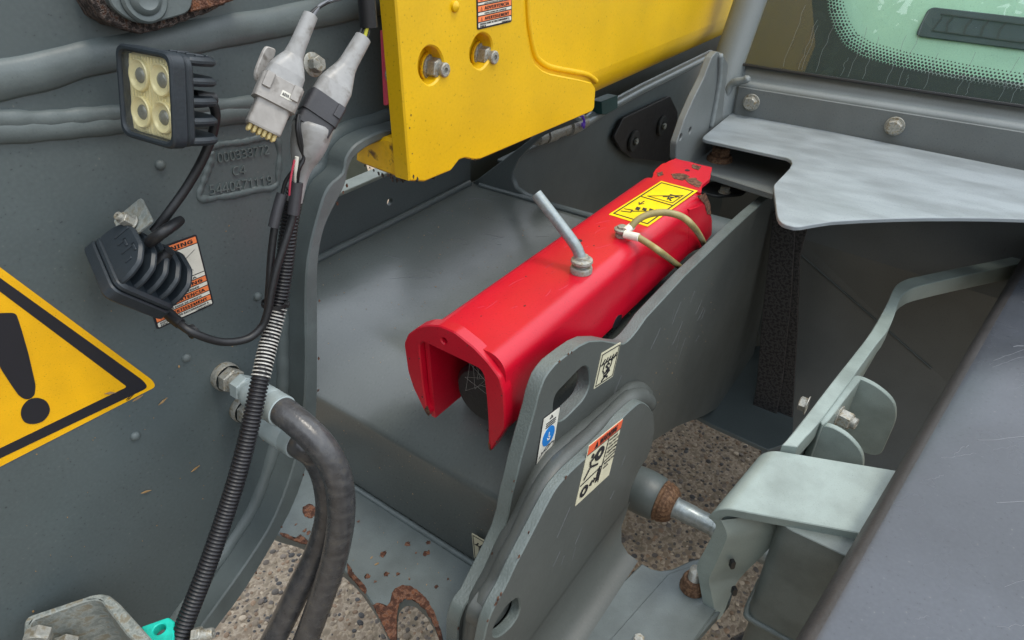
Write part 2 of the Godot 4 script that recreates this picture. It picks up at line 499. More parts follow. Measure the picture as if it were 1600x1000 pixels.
func _ready() -> void:
	rng.seed = 7
	# ------------------------------------------------------------ camera, sky, sun, exposure
	var cam := Camera3D.new()
	cam.name = "camera"
	add_child(cam)
	cam.position = Vector3(0, 1.5, 0)
	cam.rotation = Vector3(deg_to_rad(-34.2), deg_to_rad(35.7), 0)
	cam.fov = 51.79
	cam.near = 0.02
	cam.far = 200.0
	var env := Environment.new()
	var sky := Sky.new()
	var sm := ProceduralSkyMaterial.new()
	sm.sky_top_color = Color(0.90, 0.93, 0.97)
	sm.sky_horizon_color = Color(0.60, 0.62, 0.64)
	sm.sky_curve = 0.25
	sm.ground_bottom_color = Color(0.32, 0.31, 0.29)
	sm.ground_horizon_color = Color(0.42, 0.41, 0.40)
	sm.sky_energy_multiplier = 1.35
	sky.sky_material = sm
	env.background_mode = Environment.BG_SKY
	env.sky = sky
	env.ambient_light_source = Environment.AMBIENT_SOURCE_SKY
	env.tonemap_mode = Environment.TONE_MAPPER_LINEAR
	env.tonemap_exposure = 1.43
	env.sdfgi_enabled = true
	env.ssao_enabled = true
	env.ssil_enabled = true
	var we := WorldEnvironment.new()
	we.name = "world"
	we.environment = env
	add_child(we)
	var sun := DirectionalLight3D.new()
	sun.name = "sun"
	sun.light_energy = 0.4
	sun.light_angular_distance = 14.0
	sun.light_color = Color(1.0, 0.97, 0.92)
	sun.shadow_enabled = true
	add_child(sun)
	sun.look_at_from_position(Vector3(0.35, 1.0, -0.15), Vector3.ZERO)

	make_materials()
	build_ground()
	build_front_frame()
	build_chassis()
	build_boom()
	build_cab()
	build_prop()
	build_mudguard()
	build_lamps()
	build_connectors()
	build_hoses()
	build_small_things()
	build_trees()

# ---------------------------------------------------------------- ground
func build_ground() -> void:
	var s := mb()
	slab(s, rect(-60, -60, 120, 120), FY(0), 0.05, 0.0)
	var g := put("ground", s, M.cement, self)
	g.set_meta("kind", "structure"); g.set_meta("label", "exposed aggregate concrete ground under the machine")
	var sph := SphereMesh.new()
	sph.radius = 0.5; sph.height = 1.0; sph.radial_segments = 9; sph.rings = 5
	var mm := MultiMesh.new()
	mm.transform_format = MultiMesh.TRANSFORM_3D
	mm.use_colors = true
	mm.mesh = sph
	var spots := []
	var x := -1.75
	while x < 0.55:
		var z := -2.6
		while z < 0.0:
			spots.append(Vector2(x + rng.randf_range(-0.006, 0.006), z + rng.randf_range(-0.006, 0.006)))
			z += 0.0128
		x += 0.0128
	mm.instance_count = spots.size()
	var tones := [Color(0.30, 0.235, 0.16), Color(0.20, 0.155, 0.11), Color(0.36, 0.29, 0.21), Color(0.10, 0.085, 0.072), Color(0.22, 0.145, 0.09), Color(0.055, 0.052, 0.05), Color(0.15, 0.12, 0.095)]
	for i in spots.size():
		var r := rng.randf_range(0.005, 0.0125) if rng.randf() < 0.8 else rng.randf_range(0.012, 0.02)
		var b := Basis.from_euler(Vector3(rng.randf_range(-0.3, 0.3), rng.randf() * TAU, rng.randf_range(-0.3, 0.3))).scaled_local(Vector3(r, r * rng.randf_range(0.3, 0.55), r * rng.randf_range(0.6, 1.0)))
		mm.set_instance_transform(i, Transform3D(b, Vector3(spots[i].x, rng.randf_range(-0.0024, 0.0008), spots[i].y)))
		mm.set_instance_color(i, (tones[rng.randi() % tones.size()] as Color) * rng.randf_range(0.75, 1.15))
	var mi := MultiMeshInstance3D.new()
	mi.name = "pebbles"
	mi.multimesh = mm
	mi.material_override = M.stone
	add_child(mi, true)
	mi.set_meta("kind", "stuff"); mi.set_meta("label", "small brown and grey pebbles set in the concrete ground"); mi.set_meta("category", "pebbles")

# ---------------------------------------------------------------- dark plate on the left with its curved flange
func build_front_frame() -> void:
	var t := thing("front_chassis", "tall dark grey steel plate with curved flange and yellow warning triangle", "machine frame", Vector3(-0.64, 0.5, -0.3))
	var inner := curve([0.6212, 1.2331, 0.5855, 1.2324, 0.5533, 1.2353, 0.5177, 1.2317, 0.4982, 1.2201, 0.4901, 1.2036, 0.4664, 1.1946, 0.4485, 1.1736, 0.4186, 1.1195, 0.4014, 1.0595, 0.3869, 0.9896, 0.3646, 0.9081, 0.339, 0.8513, 0.2893, 0.784, 0.2336, 0.7446, 0.1504, 0.701, 0.0877, 0.6672], 3)
	var outer := curve([0.6206, 1.2282, 0.5848, 1.2276, 0.5571, 1.2246, 0.5307, 1.2224, 0.5095, 1.2151, 0.4993, 1.2039, 0.4911, 1.1879, 0.4736, 1.1709, 0.4522, 1.1489, 0.4376, 1.1215, 0.4271, 1.0862, 0.4082, 0.997, 0.3842, 0.8936, 0.3562, 0.8307, 0.3102, 0.7686, 0.2225, 0.703, 0.1575, 0.6719, 0.108, 0.6348], 3)
	var face := PackedVector2Array([Vector2(-0.5, 1.75), Vector2(0.75, 1.75), Vector2(0.75, 1.24)])
	for i in range(inner.size()): face.append(inner[i].lerp(outer[i], 0.5))
	face.append(Vector2(-0.5, face[face.size() - 1].y))
	part("face_plate", M.slate, t, face, FX(-0.64), 0.02)
	var fl := inner.duplicate()
	for i in range(outer.size() - 1, -1, -1): fl.append(outer[i])
	part("flange", M.slate_worn, t, fl, FX(-0.6), 0.06, 0.002)
	var c := []
	for i in range(0, inner.size(), 3):
		c.append(Vector3(-0.641, inner[i].y, -inner[i].x) + Vector3(0, 0, 0.004))
	seam("weld_seam", M.slate, t, c.slice(0, 9), 0.012, 0.03)
	seam("weld_seam", M.slate_worn, t, c.slice(9), 0.010, 0.10)
	# hand-laid weld ridges across the plate
	seam("weld_seam", M.slate_worn, t, [Vector3(-0.642, 1.3635, -0.1822), Vector3(-0.642, 1.3641, -0.2003), Vector3(-0.642, 1.3643, -0.2288), Vector3(-0.642, 1.3681, -0.2656), Vector3(-0.642, 1.3683, -0.3008), Vector3(-0.642, 1.3692, -0.3619), Vector3(-0.642, 1.369, -0.4411), Vector3(-0.642, 1.3697, -0.5079), Vector3(-0.642, 1.3706, -0.584), Vector3(-0.642, 1.373, -0.6718)], 0.0155, 0.05, 0.62)
	seam("weld_seam", M.slate_worn, t, [Vector3(-0.641, 1.3381, -0.1715), Vector3(-0.641, 1.3353, -0.1885), Vector3(-0.641, 1.3296, -0.2152), Vector3(-0.641, 1.3231, -0.2523), Vector3(-0.641, 1.3175, -0.2818), Vector3(-0.641, 1.3115, -0.3236), Vector3(-0.641, 1.3023, -0.3781), Vector3(-0.641, 1.2955, -0.4213), Vector3(-0.641, 1.287, -0.4705)], 0.0085, 0.12, 0.8)
	seam("weld_seam", M.slate_worn, t, [Vector3(-0.641, 1.3308, -0.1686), Vector3(-0.641, 1.3273, -0.1854), Vector3(-0.641, 1.3218, -0.2123), Vector3(-0.641, 1.3153, -0.2495), Vector3(-0.641, 1.3105, -0.2795), Vector3(-0.641, 1.3024, -0.3208), Vector3(-0.641, 1.2926, -0.3753), Vector3(-0.641, 1.2853, -0.4187), Vector3(-0.641, 1.2775, -0.4683)], 0.0105, 0.1, 0.7)
	var pb := [Vector3(-0.6405, 1.2636, -0.3519), Vector3(-0.6405, 1.2647, -0.3694), Vector3(-0.6405, 1.2591, -0.3993), Vector3(-0.6405, 1.2573, -0.4237), Vector3(-0.6405, 1.2501, -0.4366), Vector3(-0.6405, 1.2345, -0.4363), Vector3(-0.6405, 1.2138, -0.4295), Vector3(-0.6405, 1.2001, -0.4235), Vector3(-0.6405, 1.2037, -0.3972), Vector3(-0.6405, 1.2081, -0.3693), Vector3(-0.6405, 1.2129, -0.3432), Vector3(-0.6405, 1.2195, -0.3308), Vector3(-0.6405, 1.2321, -0.3397), Vector3(-0.6405, 1.2453, -0.3488), Vector3(-0.6405, 1.2551, -0.3553), Vector3(-0.6405, 1.2634, -0.3548)]
	seam("stamp_border", M.slate, t, pb, 0.0040, 0.25, 0.7)
	# raised figures inside the border
	var st := mb()
	for row in [[Vector3(-0.64, 1.2483, -0.353), Vector3(-0.64, 1.2386, -0.4229), 0.0098, "1000333772"], [Vector3(-0.64, 1.2291, -0.3731), Vector3(-0.64, 1.2261, -0.3893), 0.0092, "C4"], [Vector3(-0.64, 1.2179, -0.342), Vector3(-0.64, 1.2045, -0.4179), 0.0098, "5440471119"]]:
		var ex: Vector3 = (row[1] - row[0]).normalized()
		var fr := Transform3D(Basis(ex, Vector3(1, 0, 0).cross(ex), Vector3(1, 0, 0)), row[0])
		txt(st, fr, 0, 0, row[2], row[3], row[0].distance_to(row[1]), false, 0.0016)
	put("stamped_figures", st, M.slate_worn, t)
	for p in [Vector3(-0.64, 1.0784, -0.3663), Vector3(-0.64, 1.0492, -0.2642), Vector3(-0.64, 0.9909, -0.1855), Vector3(-0.64, 0.8095, -0.2388), Vector3(-0.64, 1.2631, -0.3011)]:
		st = mb()
		lathe(st, along(p, Vector3.RIGHT), [0.0052, -0.001, 0.0052, 0.0012, 0.004, 0.0032, 0.002, 0.0042, 0.0, 0.0045], 16)
		put("rivet", st, M.slate_worn, t)
	# warning triangle
	var sg := part("warning_triangle", M.sign_yellow, t, rounded([0.0879, 1.3447, 0.2226, 1.0445, 0.2233, 1.0351, -0.0475, 1.0464], 0.02), FX(-0.6393), 0.0005, 0.0, [], "yellow and black triangular warning sign with exclamation mark")
	st = mb()
	slab(st, rounded([0.0873, 1.3278, 0.2137, 1.0504, 0.2158, 1.0392, -0.0341, 1.058], 0.012), FX(-0.6389), 0.0003, 0.0, [rounded([0.0873, 1.3158, 0.197, 1.0529, -0.0244, 1.0657], 0.003)])
	var bar := [0.1222, 1.1861, 0.1383, 1.1781, 0.1365, 1.1626, 0.1328, 1.1376, 0.1261, 1.1028, 0.1216, 1.0941, 0.1171, 1.0925, 0.1132, 1.0953, 0.1108, 1.1017, 0.1097, 1.1169, 0.1088, 1.1344, 0.1117, 1.1623]
	put("triangle_border", st, M.print_black, sg)
	st = mb()
	slab(st, rounded(bar, 0.004), FX(-0.6388), 0.0003, 0.0)
	put("exclamation_bar", st, M.print_black, sg)
	st = mb()
	slab(st, curve([0.1275, 1.0731, 0.1276, 1.0827, 0.1229, 1.09, 0.116, 1.0925, 0.1091, 1.0888, 0.1051, 1.0814, 0.105, 1.0726, 0.11, 1.0664, 0.1172, 1.0642, 0.1234, 1.067], 3, true), FX(-0.6388), 0.0003, 0.0)
	put("exclamation_dot", st, M.print_black, sg)
	st = mb()
	txt(st, Transform3D(Basis(Vector3(0, 0.391, -0.92).normalized(), Vector3(0, 0.92, 0.391), Vector3(1, 0, 0)), Vector3(-0.6393, 1.0366, -0.1918)), 0, 0, 0.003, "1000096041", 0.016)
	put("lettering", st, M.print_black, sg)
	# four-language pinch sticker that the lower lamp half covers
	var k := sticker("warning_sticker", t, M.print_black, Vector3(-0.64, 1.0986, -0.2451), Vector3(-0.64, 1.0957, -0.3123), Vector3(-0.64, 1.1849, -0.2552), 0.0006, 0.003, "white and orange warning sticker half hidden behind lower lamp")
	pinch_print(k, true)
	# thick rusty hook at the top edge
	part("rusty_hook", M.rust_dark, t, ragged([0.2794, 1.4377, 0.2744, 1.4136, 0.2782, 1.4027, 0.2885, 1.3925, 0.3061, 1.3853, 0.3299, 1.3864, 0.3667, 1.3923, 0.3908, 1.3974, 0.4213, 1.4254], 0.004, 0.0008), FX(-0.612), 0.03)
	part("rusty_hook", M.slate_worn, t, rounded([0.2878, 1.4376, 0.2844, 1.4114, 0.2908, 1.4025, 0.3015, 1.3951, 0.3121, 1.3931, 0.3312, 1.3945, 0.3527, 1.3968, 0.3659, 1.4308], 0.01), FX(-0.604), 0.010)
	part("rusty_hook", M.rust, t, [0.3659, 1.4308, 0.3533, 1.3967, 0.3761, 1.3979, 0.3984, 1.4006, 0.411, 1.4269], FX(-0.606), 0.008)
	st = mb()
	lathe(st, along(Vector3(-0.604, 1.4134, -0.313), Vector3.RIGHT), [0.020, 0, 0.020, 0.002, 0.018, 0.004, 0.0155, 0.004, 0.014, 0.003, 0.012, 0.006, 0.009, 0.007, 0.006, 0.005, 0.0, 0.005], 32)
	put("hook_boss", st, M.slate_worn, t)
	chips("rust_chips", M.rust, t, FX(-0.6), [0.4929, 1.1865, 0.4857, 1.1807, 0.4744, 1.1698, 0.4231, 1.0575, 0.4053, 0.9781, 0.3944, 0.9315, 0.3592, 0.8393, 0.3438, 0.8151, 0.2934, 0.7573, 0.241, 0.7152].reduce(func(acc, v): return acc + [v] if acc.size() % 3 != 1 else acc + [v, 0.0016], []))
	st = mb()
	for p in [Vector3(-0.639, 1.0564, -0.1801), Vector3(-0.639, 1.0138, -0.2241), Vector3(-0.639, 0.9145, -0.1724), Vector3(-0.639, 0.9015, -0.2306), Vector3(-0.639, 1.034, -0.202)]:
		var ang := rng.randf_range(-0.6, 0.6)
		slab(st, PackedVector2Array([Vector2(-0.006, 0), Vector2(-0.001, -0.0012), Vector2(0.006, 0), Vector2(0.0, 0.0014)]), FX(-0.638) * Transform3D(Basis(Vector3(0, 0, 1), ang), Vector3(-p.z, p.y, 0)), 0.0008, 0.0)
	var sd := put("dry_seeds", st, M.tan, self, "dry tan winged seeds stuck to the dark plate below the triangle", "stuff")
	sd.set_meta("category", "seeds")

func pinch_print(k: Array, full: bool) -> void:
	var f: Transform3D = k[0]
	var w: float = k[1]
	var h: float = k[2]
	var so := mb()
	var sw := mb()
	var sk := mb()
	var b := w * 0.03
	var rows := [[0.89, 1.0, "WARNING", 1], [0.50, 0.89, "", 0], [0.44, 0.50, "PINCH AREA", 0], [0.36, 0.44, "WARNUNG", 1], [0.30, 0.36, "KLEMMSTELLE MEIDEN", 0], [0.22, 0.30, "ADVERTENCIA", 1], [0.165, 0.22, "EVITE ZONA DE APRIETE", 0], [0.09, 0.165, "AVERTISSEMENT", 1]]
	if not full: rows = [[0.80, 0.99, "AVOID PINCH AREA", 0], [0.62, 0.80, "WARNUNG", 1], [0.55, 0.62, "QUETSCHZONE MEIDEN", 0], [0.40, 0.55, "ADVERTENCIA", 1], [0.31, 0.40, "EVITE ZONA DE APRIETE", 0], [0.165, 0.31, "AVERTISSEMENT", 1]]
	for r in rows:
		var y0: float = r[0] * h + (b * 0.3 if r[0] > 0.0 else b)
		var y1: float = r[1] * h - (b * 0.3 if r[1] < 0.99 else b)
		var band := mb()
		ink(band, f, rect(b, y0, w - 2 * b, y1 - y0))
		put("orange_band" if r[3] else "white_band", band, M.orange if r[3] else M.label, k[3])
		if r[2]:
			var hh: float = (y1 - y0) * (0.62 if r[3] else 0.5)
			if r[3]:
				warn_tri(so, sk, f, w * 0.09, y0 + (y1 - y0) * 0.15, (y1 - y0) * 0.7)
				txt(sk, f.translated_local(Vector3(0, 0, 0.0006)), w * 0.2, y0 + (y1 - y0) * 0.2, hh, r[2], w * 0.7)
			else: txt(sk, f.translated_local(Vector3(0, 0, 0.0006)), w * 0.2, y0 + (y1 - y0) * 0.25, hh, r[2], w * 0.62)
	ink(sw, f, rounded(rect(b, b, w - 2 * b, (0.09 if full else 0.165) * h - b * 1.3), 0.0015))
	var fz := f.translated_local(Vector3(0, 0, 0.0006))
	var q := 0.09 if full else 0.165
	txt(sk, fz, w * 0.07, h * q * 0.60, h * q * 0.26, "EVITER ZONE DE RACCORDEMENT A", w * 0.84)
	txt(sk, fz, w * 0.07, h * q * 0.27, h * q * 0.24, "PINCE", w * 0.16)
	txt(sk, fz, w * 0.68, h * q * 0.27, h * q * 0.17, "1000343775", w * 0.26, false)
	if full:
		ink(sk, f, rect(w * 0.42, h * 0.70, w * 0.12, h * 0.13), 0.0009)
		stroke(sk, f, [w * 0.52, h * 0.8, w * 0.75, h * 0.6, w * 0.8, h * 0.57], w * 0.006, 0.0009)
		stroke(sk, f, [w * 0.66, h * 0.72, w * 0.9, h * 0.82], w * 0.005, 0.0009)
	put("alert_triangle", so, M.orange, k[3], "", "stuff"); put("white_band", sw, M.label, k[3]); put("lettering", sk, M.print_black, k[3])

# ---------------------------------------------------------------- chassis box, side plates, lower plates
func build_chassis() -> void:
	var t := thing("chassis", "grey painted loader chassis with flat box top and curved side plate", "chassis", Vector3(-0.6, 0.3, -0.8))
	# box top that rolls over into the front face
	part("box_top", M.slate_gloss, t, [1.14, 0.9, 0.62, 0.9, 0.600, 0.8998, 0.58, 0.8988, 0.562, 0.8970, 0.545, 0.8940, 0.53, 0.8895, 0.515, 0.8830, 0.5, 0.8745, 0.486, 0.8650, 0.4555, 0.8412, 0.4515, 0.8375, 0.4495, 0.833, 0.4485, 0.828, 0.443, 0.69, 0.452, 0.69, 0.456, 0.81, 0.459, 0.824, 0.464, 0.831, 0.503, 0.862, 0.517, 0.869, 0.54, 0.880, 0.59, 0.887, 1.14, 0.888], FX(-0.3275), 0.60, 0.0)
	seam("weld_seam", M.slate, t, [Vector3(-0.925, 0.902, -0.55), Vector3(-0.925, 0.902, -0.8), Vector3(-0.922, 0.903, -1.12)], 0.008, 0.05)
	seam("weld_seam", M.slate, t, [Vector3(-0.9, 0.902, -1.12), Vector3(-0.7, 0.902, -1.122), Vector3(-0.4, 0.902, -1.122)], 0.006, 0.05)
	seam("weld_seam", M.slate_worn, t, [Vector3(-0.72, 0.686, -0.439), Vector3(-0.55, 0.686, -0.439), Vector3(-0.34, 0.686, -0.439)], 0.0045, 0.05)
	# far side wall and its folded rim
	part("far_wall", M.slate, t, [0.3, 0.6, 0.3, 1.0, 1.13, 1.0, 1.13, 0.6], FX(-0.93), 0.012, 0.001, [disc(0.868, 0.943, 0.0075), disc(1.005, 0.955, 0.0075)])
	part("wall_rim", M.pale, t, rect(-0.965, 0.3, 0.038, 0.83), FY(1.0075), 0.007)
	part("inner_wall", M.slate, t, [0.95, 0.3, 0.95, 1.16, 3.4, 1.16, 3.4, 0.3], FX(-1.0), 0.012)
	part("rear_wall", M.slate, t, [1.13, 0.3, 1.13, 0.96, 3.4, 0.96, 3.4, 0.3], FX(-0.84), 0.012)
	part("wall_rim", M.slate, t, rect(-0.86, 1.14, 0.024, 2.2), FY(0.967), 0.007)
	# bulkhead with the big opening
	part("bulkhead", M.slate, t, [-0.9289, 0.8822, -0.9224, 0.8997, -0.8763, 0.9385, -0.8257, 0.9811, -0.7509, 1.0456, -0.676, 1.1066, -0.6458, 1.0944, -0.7027, 1.0657, -0.7349, 1.0461, -0.7618, 1.0202, -0.7913, 0.9871, -0.8067, 0.9545, -0.8084, 0.9363, -0.7979, 0.9177, -0.7735, 0.9086, -0.7057, 0.9034, -0.6331, 0.9035, -0.5493, 0.9061, -0.4773, 0.9081, -0.3579, 0.9171, -0.3484, 0.8614, -0.4857, 0.8607, -0.6392, 0.8749], FZ(-1.125), 0.014, 0.002)
	# bottom plate in front
	part("bottom_plate", M.slate_worn, t, curve_mix([-0.7047, 0.3048, -0.675, 0.3057, -0.6499, 0.3096, -0.6227, 0.3193, -0.5906, 0.3246, -0.5543, 0.3253, -0.517, 0.3239, -0.4949, 0.3213, -0.472, 0.3161, -0.4437, 0.3075, -0.4206, 0.2986, -0.3929, 0.2845, -0.3594, 0.259], [-0.25, 0.30, -0.25, 0.46, -0.8, 0.46, -0.8, 0.34]), FY(0.685), 0.02, 0.002, [rounded([-0.3913, 0.2909, -0.4177, 0.3183, -0.4273, 0.3319, -0.4268, 0.3438, -0.4142, 0.3505, -0.3909, 0.3477, -0.3637, 0.3373, -0.34, 0.3225], 0.006)])
	# side plate
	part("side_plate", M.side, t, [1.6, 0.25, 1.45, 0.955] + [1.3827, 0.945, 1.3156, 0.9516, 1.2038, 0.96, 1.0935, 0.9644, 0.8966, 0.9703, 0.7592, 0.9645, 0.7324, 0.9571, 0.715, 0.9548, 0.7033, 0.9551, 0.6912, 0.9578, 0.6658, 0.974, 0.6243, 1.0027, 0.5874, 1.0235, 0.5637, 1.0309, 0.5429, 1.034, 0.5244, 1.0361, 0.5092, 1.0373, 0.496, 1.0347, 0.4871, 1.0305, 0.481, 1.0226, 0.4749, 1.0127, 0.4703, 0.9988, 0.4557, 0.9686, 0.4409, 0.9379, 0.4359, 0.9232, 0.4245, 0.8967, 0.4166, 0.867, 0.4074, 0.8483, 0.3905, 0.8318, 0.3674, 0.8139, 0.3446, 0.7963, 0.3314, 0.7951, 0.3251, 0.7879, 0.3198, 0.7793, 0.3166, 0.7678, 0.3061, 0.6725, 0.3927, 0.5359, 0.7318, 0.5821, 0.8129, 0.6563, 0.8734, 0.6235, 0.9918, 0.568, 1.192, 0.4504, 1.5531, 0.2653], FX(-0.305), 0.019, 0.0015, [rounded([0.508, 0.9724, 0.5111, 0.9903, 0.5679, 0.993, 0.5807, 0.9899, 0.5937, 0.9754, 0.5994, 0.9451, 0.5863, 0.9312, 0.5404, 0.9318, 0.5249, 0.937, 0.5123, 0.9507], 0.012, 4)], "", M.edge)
	# raised bracket plate welded on the side plate, running out into the lower plate
	var out := Array(curve([0.6794, 0.878, 0.66, 0.899, 0.6432, 0.9121, 0.6268, 0.9183, 0.588, 0.9247, 0.558, 0.9225, 0.5096, 0.9291, 0.4854, 0.9336, 0.4623, 0.9379, 0.4431, 0.9394, 0.4274, 0.9372, 0.4137, 0.9293, 0.4027, 0.9223, 0.3918, 0.9143, 0.3726, 0.9012, 0.3549, 0.8892, 0.3363, 0.8732, 0.3202, 0.8646, 0.3077, 0.8531, 0.2993, 0.8336, 0.2926, 0.806, 0.2874, 0.7641], 3)).reduce(func(acc, v): return acc + [v.x, v.y], [])
	out += [0.25, 0.69]
	out += [0.652, 0.6973, 0.6565, 0.7347, 0.6774, 0.7537, 0.7025, 0.757, 0.7168, 0.7781, 0.7141, 0.8121, 0.6989, 0.8515]
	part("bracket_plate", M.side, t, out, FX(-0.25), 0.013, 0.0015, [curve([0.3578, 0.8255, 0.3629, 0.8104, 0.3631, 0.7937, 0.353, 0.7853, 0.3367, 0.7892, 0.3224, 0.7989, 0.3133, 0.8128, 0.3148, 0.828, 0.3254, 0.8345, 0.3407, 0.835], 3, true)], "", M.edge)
	var fill := curve([0.3578, 0.8255, 0.3629, 0.8104, 0.3631, 0.7937, 0.353, 0.7853, 0.3367, 0.7892, 0.3224, 0.7989, 0.3133, 0.8128, 0.3148, 0.828, 0.3254, 0.8345, 0.3407, 0.835], 3, true)
	if Geometry2D.is_polygon_clockwise(fill): fill.reverse()
	part("hole_floor", M.side, t, inset(fill, -0.004), FX(-0.2655), 0.02, 0.001)
	seam("weld_seam", M.side, t, [Vector3(-0.297, 0.7994, -0.7807), Vector3(-0.297, 0.8306, -0.7549), Vector3(-0.297, 0.8569, -0.7169), Vector3(-0.297, 0.8662, -0.6653), Vector3(-0.297, 0.8778, -0.5996), Vector3(-0.297, 0.8944, -0.5246), Vector3(-0.297, 0.8947, -0.4804), Vector3(-0.297, 0.871, -0.4478), Vector3(-0.297, 0.8503, -0.4239), Vector3(-0.297, 0.8299, -0.4002), Vector3(-0.297, 0.8084, -0.3767), Vector3(-0.297, 0.7913, -0.3512), Vector3(-0.297, 0.7731, -0.3381), Vector3(-0.297, 0.7182, -0.3303)], 0.0150, 0.05)
	seam("weld_seam", M.side, t, [Vector3(-0.274, 0.8306, -0.7347), Vector3(-0.274, 0.8644, -0.705), Vector3(-0.274, 0.8902, -0.665), Vector3(-0.274, 0.8973, -0.6134), Vector3(-0.274, 0.9046, -0.548), Vector3(-0.274, 0.9162, -0.486), Vector3(-0.274, 0.9121, -0.4514), Vector3(-0.274, 0.892, -0.4216), Vector3(-0.274, 0.8729, -0.3963), Vector3(-0.274, 0.8558, -0.3751), Vector3(-0.274, 0.8366, -0.3541), Vector3(-0.274, 0.8235, -0.3277), Vector3(-0.274, 0.7662, -0.3135)], 0.0145, 0.05)
	# curved run-out and lower plate on the near side
	var s := mb()
	var rear := [Vector3(-0.2523, 0.69, -0.6579), Vector3(-0.2445, 0.673, -0.6297), Vector3(-0.2316, 0.658, -0.6144), Vector3(-0.2174, 0.648, -0.61), Vector3(-0.1987, 0.645, -0.6096)]
	var prof := []
	for i in 5:
		var a := deg_to_rad(22.5 * i)
		prof.append([Vector3(-0.205 - 0.045 * cos(a), 0.69 - 0.045 * sin(a), 0), Vector3(cos(a), sin(a), 0)])
	prof[0][0] += Vector3(0.0004, 0.012, 0)
	for i in 4:
		for z in 6:
			var za := lerpf(rear[i].z, -0.2, z / 6.0)
			var zb := lerpf(rear[i + 1].z, -0.2, z / 6.0)
			var zc := lerpf(rear[i].z, -0.2, (z + 1) / 6.0)
			var zd := lerpf(rear[i + 1].z, -0.2, (z + 1) / 6.0)
			var pa: Vector3 = prof[i][0]
			var pb: Vector3 = prof[i + 1][0]
			quad(s, pa + Vector3(0, 0, za), pb + Vector3(0, 0, zb), pb + Vector3(0, 0, zd), pa + Vector3(0, 0, zc), prof[i][1], prof[i + 1][1], prof[i + 1][1], prof[i][1])
	put("curved_runout", s, M.side, t)
	part("lower_plate", M.slate_worn, t, [-0.1987, 0.6096, -0.1832, 0.6099, -0.171, 0.6147, -0.1581, 0.6267, -0.1422, 0.6556, -0.1207, 0.6821, -0.0922, 0.6861, -0.0749, 0.6653, -0.0688, 0.6281, -0.0777, 0.5859, -0.0889, 0.5308, -0.0906, 0.4776, -0.2259, 0.3416, -0.231, 0.4396], FY(0.645), 0.02, 0.002)
	part("lower_plate", M.slate_worn, t, [-0.1583, 0.6125, -0.1477, 0.6293, -0.1266, 0.6578, -0.0955, 0.6668, -0.081, 0.6486, -0.078, 0.6159, -0.0885, 0.5326, -0.0902, 0.4753, -0.1896, 0.4039], FY(0.6495), 0.0045, 0.0012)
	s = mb()
	var gp := Vector3(-0.1208, 0.65, -0.6128)
	lathe(s, along(gp, Vector3.UP, Vector3.RIGHT), [0.0185, 0, 0.0185, 0.004, 0.017, 0.006, 0.0165, 0.016, 0.0145, 0.021, 0.0105, 0.023], 26)
	put("rusty_bush", s, M.rust_bolt, t)
	s = mb()
	var prf := []
	for i in 9: prf += [0.0095, 0.021 + i * 0.0022, 0.0082, 0.0221 + i * 0.0022]
	prf += [0.0, 0.0408]
	lathe(s, along(gp, Vector3.UP, Vector3.RIGHT), prf, 20)
	put("grease_stud", s, M.zinc, t)
	s = mb()
	nut(s, along(Vector3(-0.1469, 0.6495, -0.4947), Vector3.UP, Vector3.RIGHT), 0.013, 0.008, 0.008)
	put("bolt", s, M.zinc, t)
	# cross tube and its bolted cap at the back end
	s = mb()
	tube(s, [Vector3(-0.55, 0.885, -1.19), Vector3(-0.33, 0.885, -1.19)], 0.055, 28)
	put("cross_tube", s, M.slate, t)
	part("cap_plate", M.dark, t, rounded([-0.4665, 1.3091, -0.4185, 1.3698, -0.3581, 1.3784, -0.3594, 1.3232, -0.399, 1.2826, -0.45, 1.287], 0.012), FY(0.945), 0.006)
	s = mb()
	nut(s, along(Vector3(-0.3934, 0.945, -1.311), Vector3.UP, Vector3.RIGHT), 0.019, 0.013, 0.013)
	put("bolt", s, M.zinc, t)
	# round washers on the dark rear wall
	part("washer_plate", M.black, t, rounded([1.6292, 0.889, 1.6777, 0.9303, 1.9901, 0.9218, 2.0718, 0.8522, 2.1086, 0.6669, 1.7687, 0.7859, 1.6851, 0.8361], 0.01), FX(-0.822), 0.010)
	for p in [Vector3(-0.82, 0.8459, -1.751), Vector3(-0.82, 0.8411, -1.9444)]:
		s = mb()
		lathe(s, along(p, Vector3.RIGHT), [0.031, 0, 0.031, 0.004, 0.029, 0.007, 0.012, 0.007], 28)
		put("washer", s, M.dark, t)
		s = mb()
		nut(s, along(p + Vector3(0.006, 0, 0), Vector3.RIGHT), 0.016, 0.009)
		put("bolt", s, M.weathered, t)
	# hanging rubber flaps and the low rear flange
	part("rubber_flap", M.rubber, t, rounded([-0.2991, 0.9083, -0.2711, 0.6773, -0.2411, 0.4646, -0.2318, 0.3339, -0.1724, 0.3229, -0.1853, 0.4917, -0.2166, 0.7149, -0.2543, 0.9204], 0.004), FZ(-1.36), 0.007)
	part("rubber_flap", M.rubber, t, [-0.266, 0.9134, -0.2255, 0.6545, -0.1652, 0.3056, -0.1269, 0.3189, -0.1865, 0.6348, -0.2253, 0.8202, -0.2255, 0.9071], FZ(-1.369), 0.006)
	part("low_flange", M.slate, t, [-0.3405, 1.2399, -0.2932, 1.2321, -0.1557, 1.2263, -0.1182, 1.2862, -0.2189, 1.6783, -0.4174, 1.5357], FY(0.4), 0.012)
	part("inner_panel", M.slate, t, [-0.30, 0.3, -0.30, 0.95, -0.80, 0.95, -0.80, 0.3], FZ(-2.3), 0.02)
	scratches("scratches", M.wire_grey, t, FY(0.9), -0.9, -0.48, 0.64, 1.1, 34, 0.5, 0.05)
	scratches("scratches", M.wire_grey, t, FX(-0.305), 0.62, 1.05, 0.75, 0.9, 12, 0.9, 0.05)
